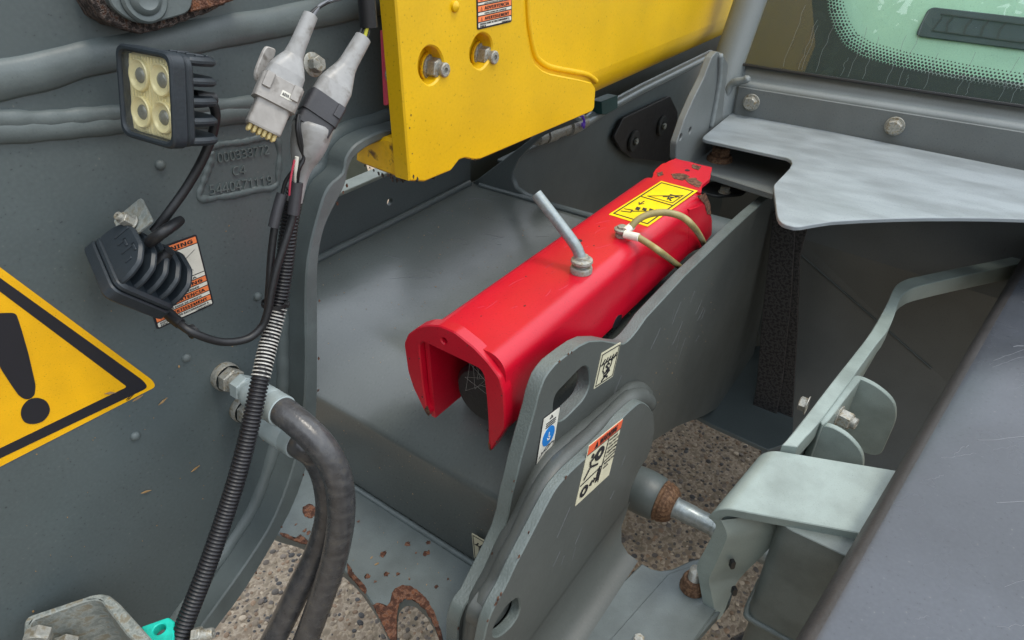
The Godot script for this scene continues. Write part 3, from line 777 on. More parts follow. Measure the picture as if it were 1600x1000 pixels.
	scratches("scratches", M.wire_grey, t, FX(-0.25), 0.4, 0.62, 0.74, 0.92, 12, 1.0, 0.04)
	# rust where the paint has gone
	var f := FY(0.6854)
	part("rust_patch", M.rust, t, ragged([-0.4457, 0.3398, -0.4469, 0.3485, -0.4424, 0.3565, -0.4325, 0.3613, -0.4171, 0.3627, -0.3975, 0.359, -0.3775, 0.3505, -0.3585, 0.3388, -0.3376, 0.3222, -0.3403, 0.3203, -0.3632, 0.3354, -0.3896, 0.3463, -0.4129, 0.3491, -0.4255, 0.3424, -0.4259, 0.3317, -0.417, 0.3188, -0.3895, 0.289, -0.4066, 0.2914, -0.431, 0.302, -0.4532, 0.3109, -0.451, 0.3171, -0.4441, 0.3198, -0.4372, 0.3201, -0.4383, 0.3285], 0.0016, 0.0008), f, 0.0007, 0.0)
	part("rust_patch", M.rust, t, ragged([-0.5303, 0.3361, -0.5158, 0.3312, -0.5016, 0.3275, -0.4877, 0.3264, -0.4762, 0.3226, -0.4734, 0.3163, -0.4971, 0.3209, -0.517, 0.3239], 0.0014, 0.0008), f, 0.0007, 0.0)
	part("rust_patch", M.rust, t, ragged([-0.6617, 0.3658, -0.6585, 0.3758, -0.6445, 0.3766, -0.6349, 0.3684, -0.6336, 0.3573, -0.6446, 0.3554, -0.6546, 0.3587], 0.0014, 0.0008), f, 0.0007, 0.0)
	part("rust_patch", M.rust, t, ragged([-0.6529, 0.3131, -0.6418, 0.3183, -0.6244, 0.3195, -0.6238, 0.3297, -0.608, 0.3285, -0.594, 0.3262, -0.6112, 0.3193, -0.6281, 0.3155, -0.6434, 0.3114], 0.0014, 0.0007), f, 0.0007, 0.0)
	chips("rust_chips", M.rust, t, FY(0.685), trip([-0.6247, 0.3376, -0.6164, 0.3379, -0.4994, 0.3766, -0.483, 0.4101, -0.4499, 0.4136, -0.4601, 0.4293, -0.4915, 0.3373, -0.4726, 0.3559, -0.4594, 0.3653, -0.4024, 0.3816, -0.5715, 0.3961, -0.4626, 0.4058, -0.3973, 0.4, -0.644, 0.3367, -0.4407, 0.3688, -0.4769, 0.3379], [22, 24, 40, 30, 32, 30, 26, 28, 24, 20, 14, 10, 10, 12, 9, 14]))
	chips("rust_chips", M.rust, t, FX(-0.305), trip([0.4283, 0.9171, 0.4245, 0.9033, 0.3842, 0.8327, 0.3801, 0.8214, 0.376, 0.8113, 0.3484, 0.8004, 0.3343, 0.7837, 0.3166, 0.7678, 0.5371, 1.0347, 0.5445, 1.0321, 0.5175, 1.0358], [10, 8, 12, 16, 14, 12, 14, 14, 10, 14, 10]))
	chips("rust_chips", M.rust, t, FX(-0.25), trip([0.3783, 0.9187, 0.3608, 0.8969, 0.3283, 0.8706, 0.3226, 0.8685, 0.3191, 0.8649, 0.5636, 0.9193, 0.4513, 0.9383, 0.3044, 0.8528], [12, 18, 14, 22, 16, 12, 12, 10]))
	# stickers
	var k := sticker("hose_sticker", t, M.label_cream, Vector3(-0.305, 0.9315, -0.6096), Vector3(-0.305, 0.9167, -0.6653), Vector3(-0.305, 0.9878, -0.6051), 0.0006, 0.002, "cream sticker with a drawing of a looped hose, beside the oval hole")
	s = mb()
	hose_picture(s, k[0], k[1], k[2])
	put("print", s, M.print_black, k[3])
	k = sticker("hose_sticker", t, M.label_cream, Vector3(-0.3817, 0.7014, -0.44), Vector3(-0.3411, 0.7029, -0.44), Vector3(-0.384, 0.7541, -0.44), 0.0006, 0.002, "cream sticker on the front face, half behind the side plate")
	s = mb()
	hose_picture(s, k[0], k[1], k[2])
	put("print", s, M.print_black, k[3])
	k = sticker("lifting_sticker", t, M.print_black, Vector3(-0.305, 0.8966, -0.4712), Vector3(-0.305, 0.8891, -0.5089), Vector3(-0.305, 0.9747, -0.4712), 0.0006, 0.002, "tall white sticker with blue hook disc below the oval hole")
	var w: float = k[1]
	var h: float = k[2]
	var kf: Transform3D = k[0]
	s = mb()
	ink(s, kf, rect(w * 0.03, w * 0.03, w * 0.94, h - w * 0.06, 0.0015))
	put("print", s, M.label, k[3])
	s = mb()
	ink(s, kf, disc(w * 0.5, h * 0.56, w * 0.36, 28), 0.0010)
	put("print", s, M.blue, k[3])
	s = mb()
	stroke(s, kf, [w * 0.5, h * 0.62, w * 0.5, h * 0.55, w * 0.58, h * 0.53, w * 0.56, h * 0.49, w * 0.47, h * 0.49, w * 0.44, h * 0.52], w * 0.04, 0.0014)
	put("print", s, M.label, k[3])
	s = mb()
	stroke(s, kf, [w * 0.5, h * 0.95, w * 0.42, h * 0.9, w * 0.58, h * 0.9, w * 0.5, h * 0.95], w * 0.03, 0.001)
	for r in [0.84, 0.80, 0.76]: stroke(s, kf, [w * 0.25, h * r, w * 0.78, h * r], w * 0.04, 0.001)
	stroke(s, kf, [w * 0.1, h * 0.22, w * 0.5, h * 0.36, w * 0.92, h * 0.36, w * 0.9, h * 0.26, w * 0.5, h * 0.24, w * 0.1, h * 0.12], w * 0.025, 0.001)
	stroke(s, kf, [w * 0.2, h * 0.3, w * 0.5, h * 0.3, w * 0.8, h * 0.38], w * 0.02, 0.0012)
	stroke(s, kf, [w * 0.5, h * 0.1, w * 0.72, h * 0.2, w * 0.7, h * 0.12, w * 0.5, h * 0.16], w * 0.03, 0.001)
	stroke(s, kf, [w * 0.12, h * 0.05, w * 0.28, h * 0.07], w * 0.05, 0.001)
	put("print", s, M.print_black, k[3])
	k = sticker("warning_sticker", t, M.label_cream, Vector3(-0.25, 0.8638, -0.4783), Vector3(-0.25, 0.84, -0.5671), Vector3(-0.25, 0.9556, -0.4716), 0.0006, 0.0008, "cream sticker with orange warning bar on the raised bracket plate")
	w = k[1]; h = k[2]; kf = k[0]
	s = mb()
	ink(s, kf, rect(w * 0.01, h * 0.84, w * 0.98, h * 0.15))
	put("print", s, M.orange_red, k[3])
	s = mb()
	var kz := kf.translated_local(Vector3(0, 0, 0.0006))
	var sy := mb()
	warn_tri(sy, s, kf, w * 0.18, h * 0.86, h * 0.11)
	txt(s, kz, w * 0.32, h * 0.87, h * 0.10, "WARNING", w * 0.52)
	stroke(s, kf, [w * 0.01, h * 0.84, w * 0.99, h * 0.84], w * 0.012, 0.0008)
	stroke(s, kf, [w * 0.63, h * 0.84, w * 0.6, h * 0.1], w * 0.015, 0.0008)
	stroke(s, kf, [w * 0.01, h * 0.34, w * 0.6, h * 0.38], w * 0.015, 0.0009)
	stroke(s, kf, [w * 0.6, h * 0.42, w * 0.99, h * 0.44], w * 0.012, 0.0009)
	var words := ["Crush Hazard.", "Stay clear of", "machine when", "engine is running", "or steering."]
	for i in 5: txt(s, kz, w * 0.66, h * (0.77 - 0.07 * i), h * 0.034, words[i], w * (0.31 if i > 0 else 0.26), false)
	txt(s, kz, w * 0.66, h * 0.36, h * 0.034, "Keep away from", w * 0.31, false)
	txt(s, kz, w * 0.66, h * 0.29, h * 0.034, "wheels.", w * 0.16, false)
	slab(s, disc(w * 0.42, h * 0.68, w * 0.13, 24, h * 0.11), kf.translated_local(Vector3(0, 0, 0.0009)), 0.0004, 0.0, [disc(w * 0.42, h * 0.68, w * 0.05, 14, h * 0.045)])
	slab(s, disc(w * 0.17, h * 0.17, w * 0.11, 24, h * 0.095), kf.translated_local(Vector3(0, 0, 0.0009)), 0.0004, 0.0, [disc(w * 0.17, h * 0.17, w * 0.05, 14, h * 0.045)])
	stroke(s, kf, [w * 0.08, h * 0.42, w * 0.2, h * 0.56, w * 0.16, h * 0.66, w * 0.3, h * 0.72], w * 0.032, 0.0012)
	stroke(s, kf, [w * 0.2, h * 0.56, w * 0.42, h * 0.5], w * 0.032, 0.0012)
	ink(s, kf, disc(w * 0.19, h * 0.75, w * 0.035, 12), 0.0012)
	ink(s, kf, [w * 0.495, h * 0.13, w * 0.575, h * 0.14, w * 0.575, h * 0.33, w * 0.56, h * 0.36, w * 0.51, h * 0.36, w * 0.495, h * 0.33], 0.0009)
	ink(s, kf, disc(w * 0.535, h * 0.385, w * 0.025, 12), 0.0009)
	stroke(s, kf, [w * 0.33, h * 0.2, w * 0.44, h * 0.225], w * 0.025, 0.0009)
	ink(s, kf, [w * 0.30, h * 0.19, w * 0.37, h * 0.26, w * 0.38, h * 0.15], 0.0010)
	ink(s, kf, [w * 0.475, h * 0.235, w * 0.415, h * 0.27, w * 0.425, h * 0.17], 0.0010)
	put("lettering", s, M.print_black, k[3])

func hose_picture(s: SurfaceTool, f: Transform3D, w: float, h: float) -> void:
	stroke(s, f, [w * 0.06, h * 0.06, w * 0.94, h * 0.06, w * 0.94, h * 0.94, w * 0.06, h * 0.94, w * 0.06, h * 0.06], w * 0.02)
	stroke(s, f, [w * 0.12, h * 0.62, w * 0.9, h * 0.66], w * 0.03)
	for i in 5: stroke(s, f, [w * (0.18 + 0.15 * i), h * 0.63, w * (0.26 + 0.15 * i), h * 0.73], w * 0.05)
	stroke(s, f, [w * 0.3, h * 0.62, w * 0.28, h * 0.42, w * 0.4, h * 0.3, w * 0.6, h * 0.34, w * 0.68, h * 0.46, w * 0.7, h * 0.64], w * 0.04)
	stroke(s, f, [w * 0.58, h * 0.52, w * 0.5, h * 0.56, w * 0.42, h * 0.5, w * 0.5, h * 0.45, w * 0.56, h * 0.4, w * 0.48, h * 0.36], w * 0.05)
	stroke(s, f, [w * 0.35, h * 0.12, w * 0.5, h * 0.22, w * 0.66, h * 0.3], w * 0.06)
	stroke(s, f, [w * 0.4, h * 0.24, w * 0.62, h * 0.14], w * 0.05)

func trip(xy: Array, r10: Array) -> Array:      # centres and radii (tenths of a millimetre... r / 5000 m) woven together
	var o := []
	for i in r10.size(): o += [xy[i * 2], xy[i * 2 + 1], r10[i] / 7200.0]
	return o
func curve_mix(smooth: Array, rest: Array) -> PackedVector2Array:
	var p := curve(smooth, 3)
	p.append_array(V(rest))
	return p

func scratches(called: String, m: Material, parent: Node, f: Transform3D, x0: float, x1: float, y0: float, y1: float, count: int, slant: float, long: float) -> void:
	var s := mb()
	for i in count:
		var p := Vector2(rng.randf_range(x0, x1), rng.randf_range(y0, y1))
		var a := slant + rng.randf_range(-0.5, 0.5)
		var l := long * rng.randf_range(0.2, 1.0)
		var c := rng.randf_range(-0.15, 0.15)
		var last := p
		for k in 4:
			var q := last + Vector2.from_angle(a + c * k) * l * 0.25
			var n := Vector2.from_angle(a + c * k + PI / 2) * rng.randf_range(0.00012, 0.0003)
			slab(s, PackedVector2Array([last - n, q - n * 0.6, q + n * 0.6, last + n]), f.translated_local(Vector3(0, 0, 0.00025)), 0.0003, 0.0)
			last = q
	put(called, s, m, parent, "", "stuff")

# ---------------------------------------------------------------- yellow boom
func build_boom() -> void:
	var t := thing("boom", "bright yellow telescopic boom with two large nuts on its head plate", "boom", Vector3(-0.7, 1.17, -0.8))
	var f := FX(-0.55)
	var holes := [curve([0.6016, 1.3333, 0.6146, 1.3283, 0.6227, 1.3168, 0.6241, 1.3056, 0.6161, 1.296, 0.6028, 1.2905, 0.5928, 1.2927, 0.5837, 1.3018, 0.5807, 1.3131, 0.5841, 1.3238, 0.5914, 1.3309], 2, true), curve([0.7044, 1.3314, 0.7162, 1.325, 0.7214, 1.3148, 0.7196, 1.3026, 0.7097, 1.294, 0.696, 1.2895, 0.6831, 1.2959, 0.6758, 1.3065, 0.6764, 1.3163, 0.6846, 1.3262, 0.6939, 1.3315], 2, true)]
	var out := [0.5545, 1.435, 0.5494, 1.1853, 0.5765, 1.1755, 0.6085, 1.1744, 0.6278, 1.1735, 0.6374, 1.1785, 0.6457, 1.183, 0.6578, 1.182, 0.6767, 1.1735, 0.6908, 1.1702]
	out += [1.0021, 1.1609, 1.008, 1.166, 1.0078, 1.1982, 0.9932, 1.2107, 0.9503, 1.2246, 0.9007, 1.2395, 0.8638, 1.2507, 0.8426, 1.2594, 0.8237, 1.2719, 0.8136, 1.2825, 0.8069, 1.2939, 0.7985, 1.3186, 0.7919, 1.3436, 0.7906, 1.4189]
	part("head_plate", M.yellow, t, out, f, 0.026, 0.002, holes)
	seam("weld_seam", M.yellow, t, [Vector3(-0.574, 1.1958, -1.0524), Vector3(-0.574, 1.2144, -1.0191), Vector3(-0.574, 1.2353, -0.9492), Vector3(-0.574, 1.2511, -0.8972), Vector3(-0.574, 1.2659, -0.8681), Vector3(-0.574, 1.2811, -0.8539), Vector3(-0.574, 1.3137, -0.8413), Vector3(-0.574, 1.3438, -0.8358), Vector3(-0.574, 1.3995, -0.8345)], 0.0045, 0.06)
	# tube of the boom: rounded lower corner
	var prof := PackedVector2Array([Vector2(-0.574, 1.75), Vector2(-0.574, 1.215)])
	for i in 9:
		var a := deg_to_rad(180 - 11.25 * i)
		prof.append(Vector2(-0.634 - 0.06 * cos(a), 1.215 - 0.06 * sin(a)))
	prof.append_array(PackedVector2Array([Vector2(-0.90, 1.155), Vector2(-0.90, 1.75)]))  # unseen far side of the boom widened to shade the walls below
	part("boom_tube", M.yellow, t, prof, FZ(-0.70), 2.6, 0.0)
	part("nose_block", M.yellow_worn, t, rounded([-0.6542, 1.1861, -0.6462, 1.1844, -0.5646, 1.1791, -0.5537, 1.2242, -0.5925, 1.2307, -0.6476, 1.2081], 0.006), FZ(-0.556), 0.12, 0.004)
	part("nose_block", M.yellow_worn, t, rect(-0.578, 1.2, 0.004, 0.55), FZ(-0.562), 0.14, 0.001)
	var i := 0
	for p in [Vector3(-0.572, 1.3025, -0.6243), Vector3(-0.572, 1.2991, -0.7233)]:
		var s := mb()
		lathe(s, along(p, Vector3.RIGHT), [0.019, 0, 0.019, 0.003, 0.0, 0.003], 24)
		put("recess_floor", s, M.yellow_worn, t)
		s = mb()
		nut(s, along(p + Vector3(0.003, 0, 0), Vector3.RIGHT), 0.0255, 0.0155, 0.0165, 0.0085, 0.0075)
		put("nut", s, M.zinc, t)
	var s2 := mb()
	lathe(s2, along(Vector3(-0.55, 1.3693, -0.6494), Vector3.RIGHT), [0.0065, 0, 0.006, 0.003, 0.003, 0.005, 0, 0.0055], 16)
	put("plug_cap", s2, M.yellow, t)
	var k := sticker("warning_sticker", t, M.print_black, Vector3(-0.55, 1.3373, -0.6903), Vector3(-0.55, 1.3364, -0.764), Vector3(-0.55, 1.3868, -0.689), 0.0006, 0.003, "white and orange warning sticker in several languages above right nut")
	pinch_print(k, false)
	chips("paint_chips", M.rust_dark, t, FZ(-0.555), trip([-0.6183, 1.182, -0.6094, 1.1797, -0.6027, 1.1787, -0.5933, 1.1809, -0.5867, 1.1798, -0.625, 1.1839, -0.5686, 1.1824, -0.5779, 1.1785, -0.6343, 1.1844, -0.5625, 1.1872], [12, 18, 22, 14, 26, 9, 34, 20, 8, 16]))
	chips("paint_chips", M.rust_dark, t, FX(-0.55), trip([0.5631, 1.1833, 0.5568, 1.1887, 0.5575, 1.2492, 0.5615, 1.2633, 0.558, 1.2177, 0.6685, 1.1769, 0.6781, 1.1731], [20, 14, 8, 6, 6, 6, 8]))
	# slide pads between the boom and the frame plate
	part("slide_pad", M.pad, t, [0.5688, 1.3507, 0.5616, 1.2681, 0.6052, 1.2578, 0.6158, 1.3436], FX(-0.588), 0.008, 0.002, [], "pink plastic pad left of the yellow plate")
	part("slide_pad", M.pad, t, [-0.6212, 1.2151, -0.5781, 1.2366, -0.5634, 1.2339, -0.5654, 1.2174, -0.5941, 1.2148], FZ(-0.568), 0.05, 0.002)
	s2 = mb()
	lathe(s2, along(Vector3(-0.584, 1.3035, -0.5691), Vector3.RIGHT), [0.010, 0, 0.010, 0.003, 0.005, 0.0035, 0.005, 0], 20)
	put("pad_washer", s2, M.weathered, t)

# ---------------------------------------------------------------- cab front
func build_cab() -> void:
	var t := thing("cab", "grey cab front with raked windscreen and pale step plate", "cab", Vector3(-0.1, 0.4, -1.5))
	var edge := curve([-0.2579, 1.134, -0.2334, 1.0665, -0.2157, 1.0193, -0.2028, 1.0003, -0.1882, 0.997, -0.1748, 1.0039, -0.1411, 1.0502, -0.0624, 1.1209, 0.019, 1.1822, 0.1011, 1.2355, 0.1987, 1.286], 2)
	edge.append_array(V([0.6, 1.25, 0.6, 1.49]))
	edge.append_array(V([0.0885, 1.4775, -0.4694, 1.5111, -0.4595, 1.3184, -0.4555, 1.3018, -0.4446, 1.2953, -0.3002, 1.2912, -0.2831, 1.2908, -0.2721, 1.2821, -0.2652, 1.2666, -0.2614, 1.2377, -0.2606, 1.146]))
	part("step_plate", M.step, t, edge, FY(1.05), 0.007, 0.001)
	part("step_upstand", M.cab, t, [-0.4618, 1.0469, -0.4627, 1.0892, -0.4625, 1.11, 0.0651, 1.1104, 0.2463, 1.1105, 0.2764, 1.0397, 0.0903, 1.042], FZ(-1.497), 0.006, 0.001)
	# sill behind the upstand: rounded ledge, then the face under the glass
	var sill := PackedVector2Array()
	for p in [[1.0, 1.5], [1.111, 1.5], [1.117, 1.503], [1.121, 1.508], [1.123, 1.515], [1.1265, 1.5235], [1.135, 1.528], [1.175, 1.542], [1.175, 1.6], [1.0, 1.6]]: sill.append(Vector2(p[1] + 0.004, p[0]))
	part("sill_beam", M.cab_light, t, sill, FX(0.6), 1.075, 0.0)
	for p in [Vector3(-0.4285, 1.0816, -1.497), Vector3(-0.1408, 1.0831, -1.497)]:
		var s := mb()
		nut(s, along(p, Vector3(0, 0, 1)), 0.025, 0.014, 0.0185)
		put("bolt", s, M.zinc, t)
	# left pillar with gusset and welds
	var s2 := mb()
	tube(s2, even([Vector3(-0.503, 0.95, -1.47), Vector3(-0.503, 1.15, -1.53), Vector3(-0.475, 1.55, -1.675)], 0.03), 0.036, 24)
	put("pillar", s2, M.cab_light, t)
	part("gusset", M.cab, t, rounded([1.2003, 1.0651, 1.2095, 1.0288, 1.3745, 0.961, 1.4467, 0.9835, 1.4453, 1.0589, 1.4235, 1.1704, 1.3773, 1.1987, 1.345, 1.2091, 1.3209, 1.2039, 1.2942, 1.1684, 1.2584, 1.1398, 1.2251, 1.106], 0.006), FX(-0.47), 0.014, 0.0015, [disc(1.2175, 1.073, 0.0065), disc(1.262, 1.074, 0.0065)])
	seam("weld_seam", M.cab_light, t, [Vector3(-0.4863, 1.0305, -1.49), Vector3(-0.4855, 1.0666, -1.49), Vector3(-0.4827, 1.091, -1.49), Vector3(-0.4804, 1.1094, -1.49), Vector3(-0.4682, 1.1208, -1.49), Vector3(-0.4483, 1.1278, -1.49), Vector3(-0.4406, 1.1382, -1.49)], 0.008, 0.15)
	seam("weld_seam", M.cab_light, t, [Vector3(-0.468, 1.2026, -1.3564), Vector3(-0.468, 1.1546, -1.3758), Vector3(-0.468, 1.1023, -1.3792), Vector3(-0.468, 1.0496, -1.3745)], 0.006, 0.1)
	# mounting foot below the step
	part("mount_foot", M.cab, t, [-0.5317, 1.3403, -0.5078, 1.3004, -0.4161, 1.2776, -0.2834, 1.2533, -0.2712, 1.4341, -0.3949, 1.5681, -0.5519, 1.5706], FY(0.99), 0.014, 0.002)
	s2 = mb()
	var mp := Vector3(-0.433, 0.99, -1.3635)
	lathe(s2, along(mp, Vector3.UP, Vector3.RIGHT), [0.027, 0, 0.0265, 0.006, 0.024, 0.008, 0.0235, 0.011, 0.021, 0.012], 28)
	hexa(s2, along(mp, Vector3.UP, Vector3.RIGHT), 0.036, 0.011, 0.028)
	put("rusty_nut", s2, M.rust_bolt, t)
	# windscreen
	var wf := Transform3D(Basis(Vector3(1, 0, 0), Vector3(0, 0.93969, -0.34202), Vector3(0, 0.34202, 0.93969)), Vector3(0, 1.155, -1.52))
	var ws := part("windscreen", M.glass, t, rounded([-0.4755, -0.0007, 0.1431, -0.0043, 0.0328, 0.2911, -0.5283, 0.2722], 0.012), wf, 0.005, 0.0008, [], "green tinted raked windscreen with black dotted border")
	var fr := wf.translated_local(Vector3(0, 0, -0.0062))
	var win := [0.1374, 0.0109, 0.0806, 0.0148, 0.0309, 0.0192, -0.0617, 0.0223, -0.175, 0.0321, -0.243, 0.0424, -0.2811, 0.0585, -0.3082, 0.0847, -0.3315, 0.1176, -0.361, 0.1848, -0.3936, 0.2768]
	part("frit_band", M.frit, ws, [-0.4751, -0.002, 0.1435, -0.0054] + win + [-0.5283, 0.2722], fr, 0.0006, 0.0)
	# dots of the border, fading inwards
	var mm := MultiMesh.new()
	mm.transform_format = MultiMesh.TRANSFORM_3D
	var cyl := CylinderMesh.new()
	cyl.top_radius = 1.0; cyl.bottom_radius = 1.0; cyl.height = 1.0; cyl.radial_segments = 10; cyl.rings = 0
	mm.mesh = cyl
	var line := V(win)
	var xf := []
	for row in 6:
		var pitch := 0.0066
		var rr: float = [0.0031, 0.0029, 0.0026, 0.0022, 0.0018, 0.0013][row]
		var acc := pitch * (0.5 if row % 2 else 0.0)
		for i in line.size() - 1:
			var d := line[i].distance_to(line[i + 1])
			var e := (line[i + 1] - line[i]) / d
			var n := Vector2(e.y, -e.x)
			while acc < d:
				var q := line[i] + e * acc + n * (0.0012 + row * 0.0056)
				xf.append(fr * Transform3D(Basis(Vector3(rr, 0, 0), Vector3(0, 0, 0.0005), Vector3(0, -rr, 0)), Vector3(q.x, q.y, -0.0003)))
				acc += pitch
			acc -= d
	mm.instance_count = xf.size()
	for i in xf.size(): mm.set_instance_transform(i, xf[i])
	var mi := MultiMeshInstance3D.new()
	mi.name = "frit_dots"
	mi.multimesh = mm
	mi.material_override = M.frit
	ws.add_child(mi, true)
	mi.position = -base_of(ws)
	mi.set_meta("kind", "stuff")
	var drip := mb()
	for i in 16:
		var p0 := Vector2(rng.randf_range(-0.46, 0.08), 0.0)
		p0.y = 0.004 + (p0.x + 0.47) * -0.012
		var last := p0
		var top := rng.randf_range(0.02, 0.16)
		for k in 7:
			var q := Vector2(p0.x + rng.randf_range(-0.0022, 0.0022) + top * 0.06 * k / 7.0, p0.y + top * (k + 1) / 7.0)
			slab(drip, PackedVector2Array([last + Vector2(-0.00028, 0), last + Vector2(0.00028, 0), q + Vector2(0.00028, 0), q + Vector2(-0.00028, 0)]), wf.translated_local(Vector3(0, 0, 0.0006)), 0.0004, 0.0)
			last = q
	put("drip_marks", drip, M.wire_grey, ws, "", "stuff")
	part("glass_gasket", M.black, t, [-0.4812, -0.0055, -0.4741, -0.0005, 0.1431, -0.0043, 0.1457, -0.0115, 0.0509, -0.009], wf.translated_local(Vector3(0, 0, 0.001)), 0.006)
	# what stands behind the glass
	var df := wf.translated_local(Vector3(0, 0, -0.05))
	part("dashboard", M.dash, t, [-0.5083, -0.0204, 0.1753, -0.0224, 0.0369, 0.3466, -0.5889, 0.3361], df, 0.02)
	var v := part("air_vent", M.vent, t, rounded([-0.166, 0.1019, -0.1568, 0.0982, 0.0566, 0.094, 0.0362, 0.1497, -0.0027, 0.1491, -0.1532, 0.1527, -0.1609, 0.1461], 0.006), df.translated_local(Vector3(0, 0, 0.006)), 0.006, 0.0015, [], "dark slatted vent panel behind the glass")
	for a in [[-0.1416, 0.1129, -0.1307, 0.1421, -0.1285, 0.1423, -0.1379, 0.1122], [-0.1179, 0.112, -0.1213, 0.128, -0.1137, 0.1403, -0.1105, 0.1406, -0.1174, 0.126, -0.1137, 0.1125], [-0.0881, 0.1107, -0.0894, 0.1267, -0.0831, 0.1388, -0.0796, 0.138, -0.0856, 0.1248, -0.0836, 0.11], [-0.0603, 0.1104, -0.0617, 0.1262, -0.0556, 0.1381, -0.0522, 0.1374, -0.0573, 0.1255, -0.0559, 0.1097], [-0.0327, 0.109, -0.0342, 0.1246, -0.0282, 0.1365, -0.0249, 0.1357, -0.0299, 0.124, -0.0283, 0.1083], [-0.1364, 0.1427, 0.0412, 0.1361, 0.0419, 0.134, -0.1356, 0.1404], [-0.1401, 0.1119, 0.052, 0.1066, 0.0528, 0.1045, -0.1393, 0.1097]]:
		part("vent_slat", M.dark, v, a, df.translated_local(Vector3(0, 0, 0.008)), 0.002, 0.0)
	# folded panel below the step, three facets
	var s3 := mb()
	var fa := [Vector3(-0.34, 1.035, -1.60), Vector3(0.8, 1.035, -1.60)]
	var a1 := Vector3(-0.2572, 0.7994, -1.5)
	var a2 := Vector3(0.1192, 0.7829, -1.5)
	var a3 := Vector3(0.3915, 0.7697, -1.5)
	var b1 := Vector3(-0.2464, 0.7548, -1.51)
	var b2 := Vector3(0.088, 0.5507, -1.54)
	var b3 := Vector3(0.4859, 0.2901, -1.58)
	for q in [[fa[0], fa[1], a3, a1], [a1, a3, b3, b2], [b1, b2, b3, Vector3(-0.1809, -0.5147, -1.58)]]:
		var n: Vector3 = ((q[1] - q[0]) as Vector3).cross(q[3] - q[0]).normalized()
		if n.z < 0: n = -n
		quad(s3, q[0], q[1], q[2], q[3], n, n, n, n)
	var n2 := Vector3(0, 0, 1)
	tri(s3, [a1, b2, b1], [n2, n2, n2])
	put("front_panel", s3, M.cab, t)
	cord("panel_crease", M.slate, t, [b1 + Vector3(0, 0, 0.001), b2 + Vector3(0, 0, 0.001)], 0.003, 8)
	part("cab_floor", M.slate, t, rect(-0.5, 1.62, 1.1, 0.8), FY(0.98), 0.03)
	part("cab_back", M.slate, t, [-0.5, 0.3, -0.5, 1.0, 0.6, 1.0, 0.6, 0.3], FZ(-1.66), 0.03)

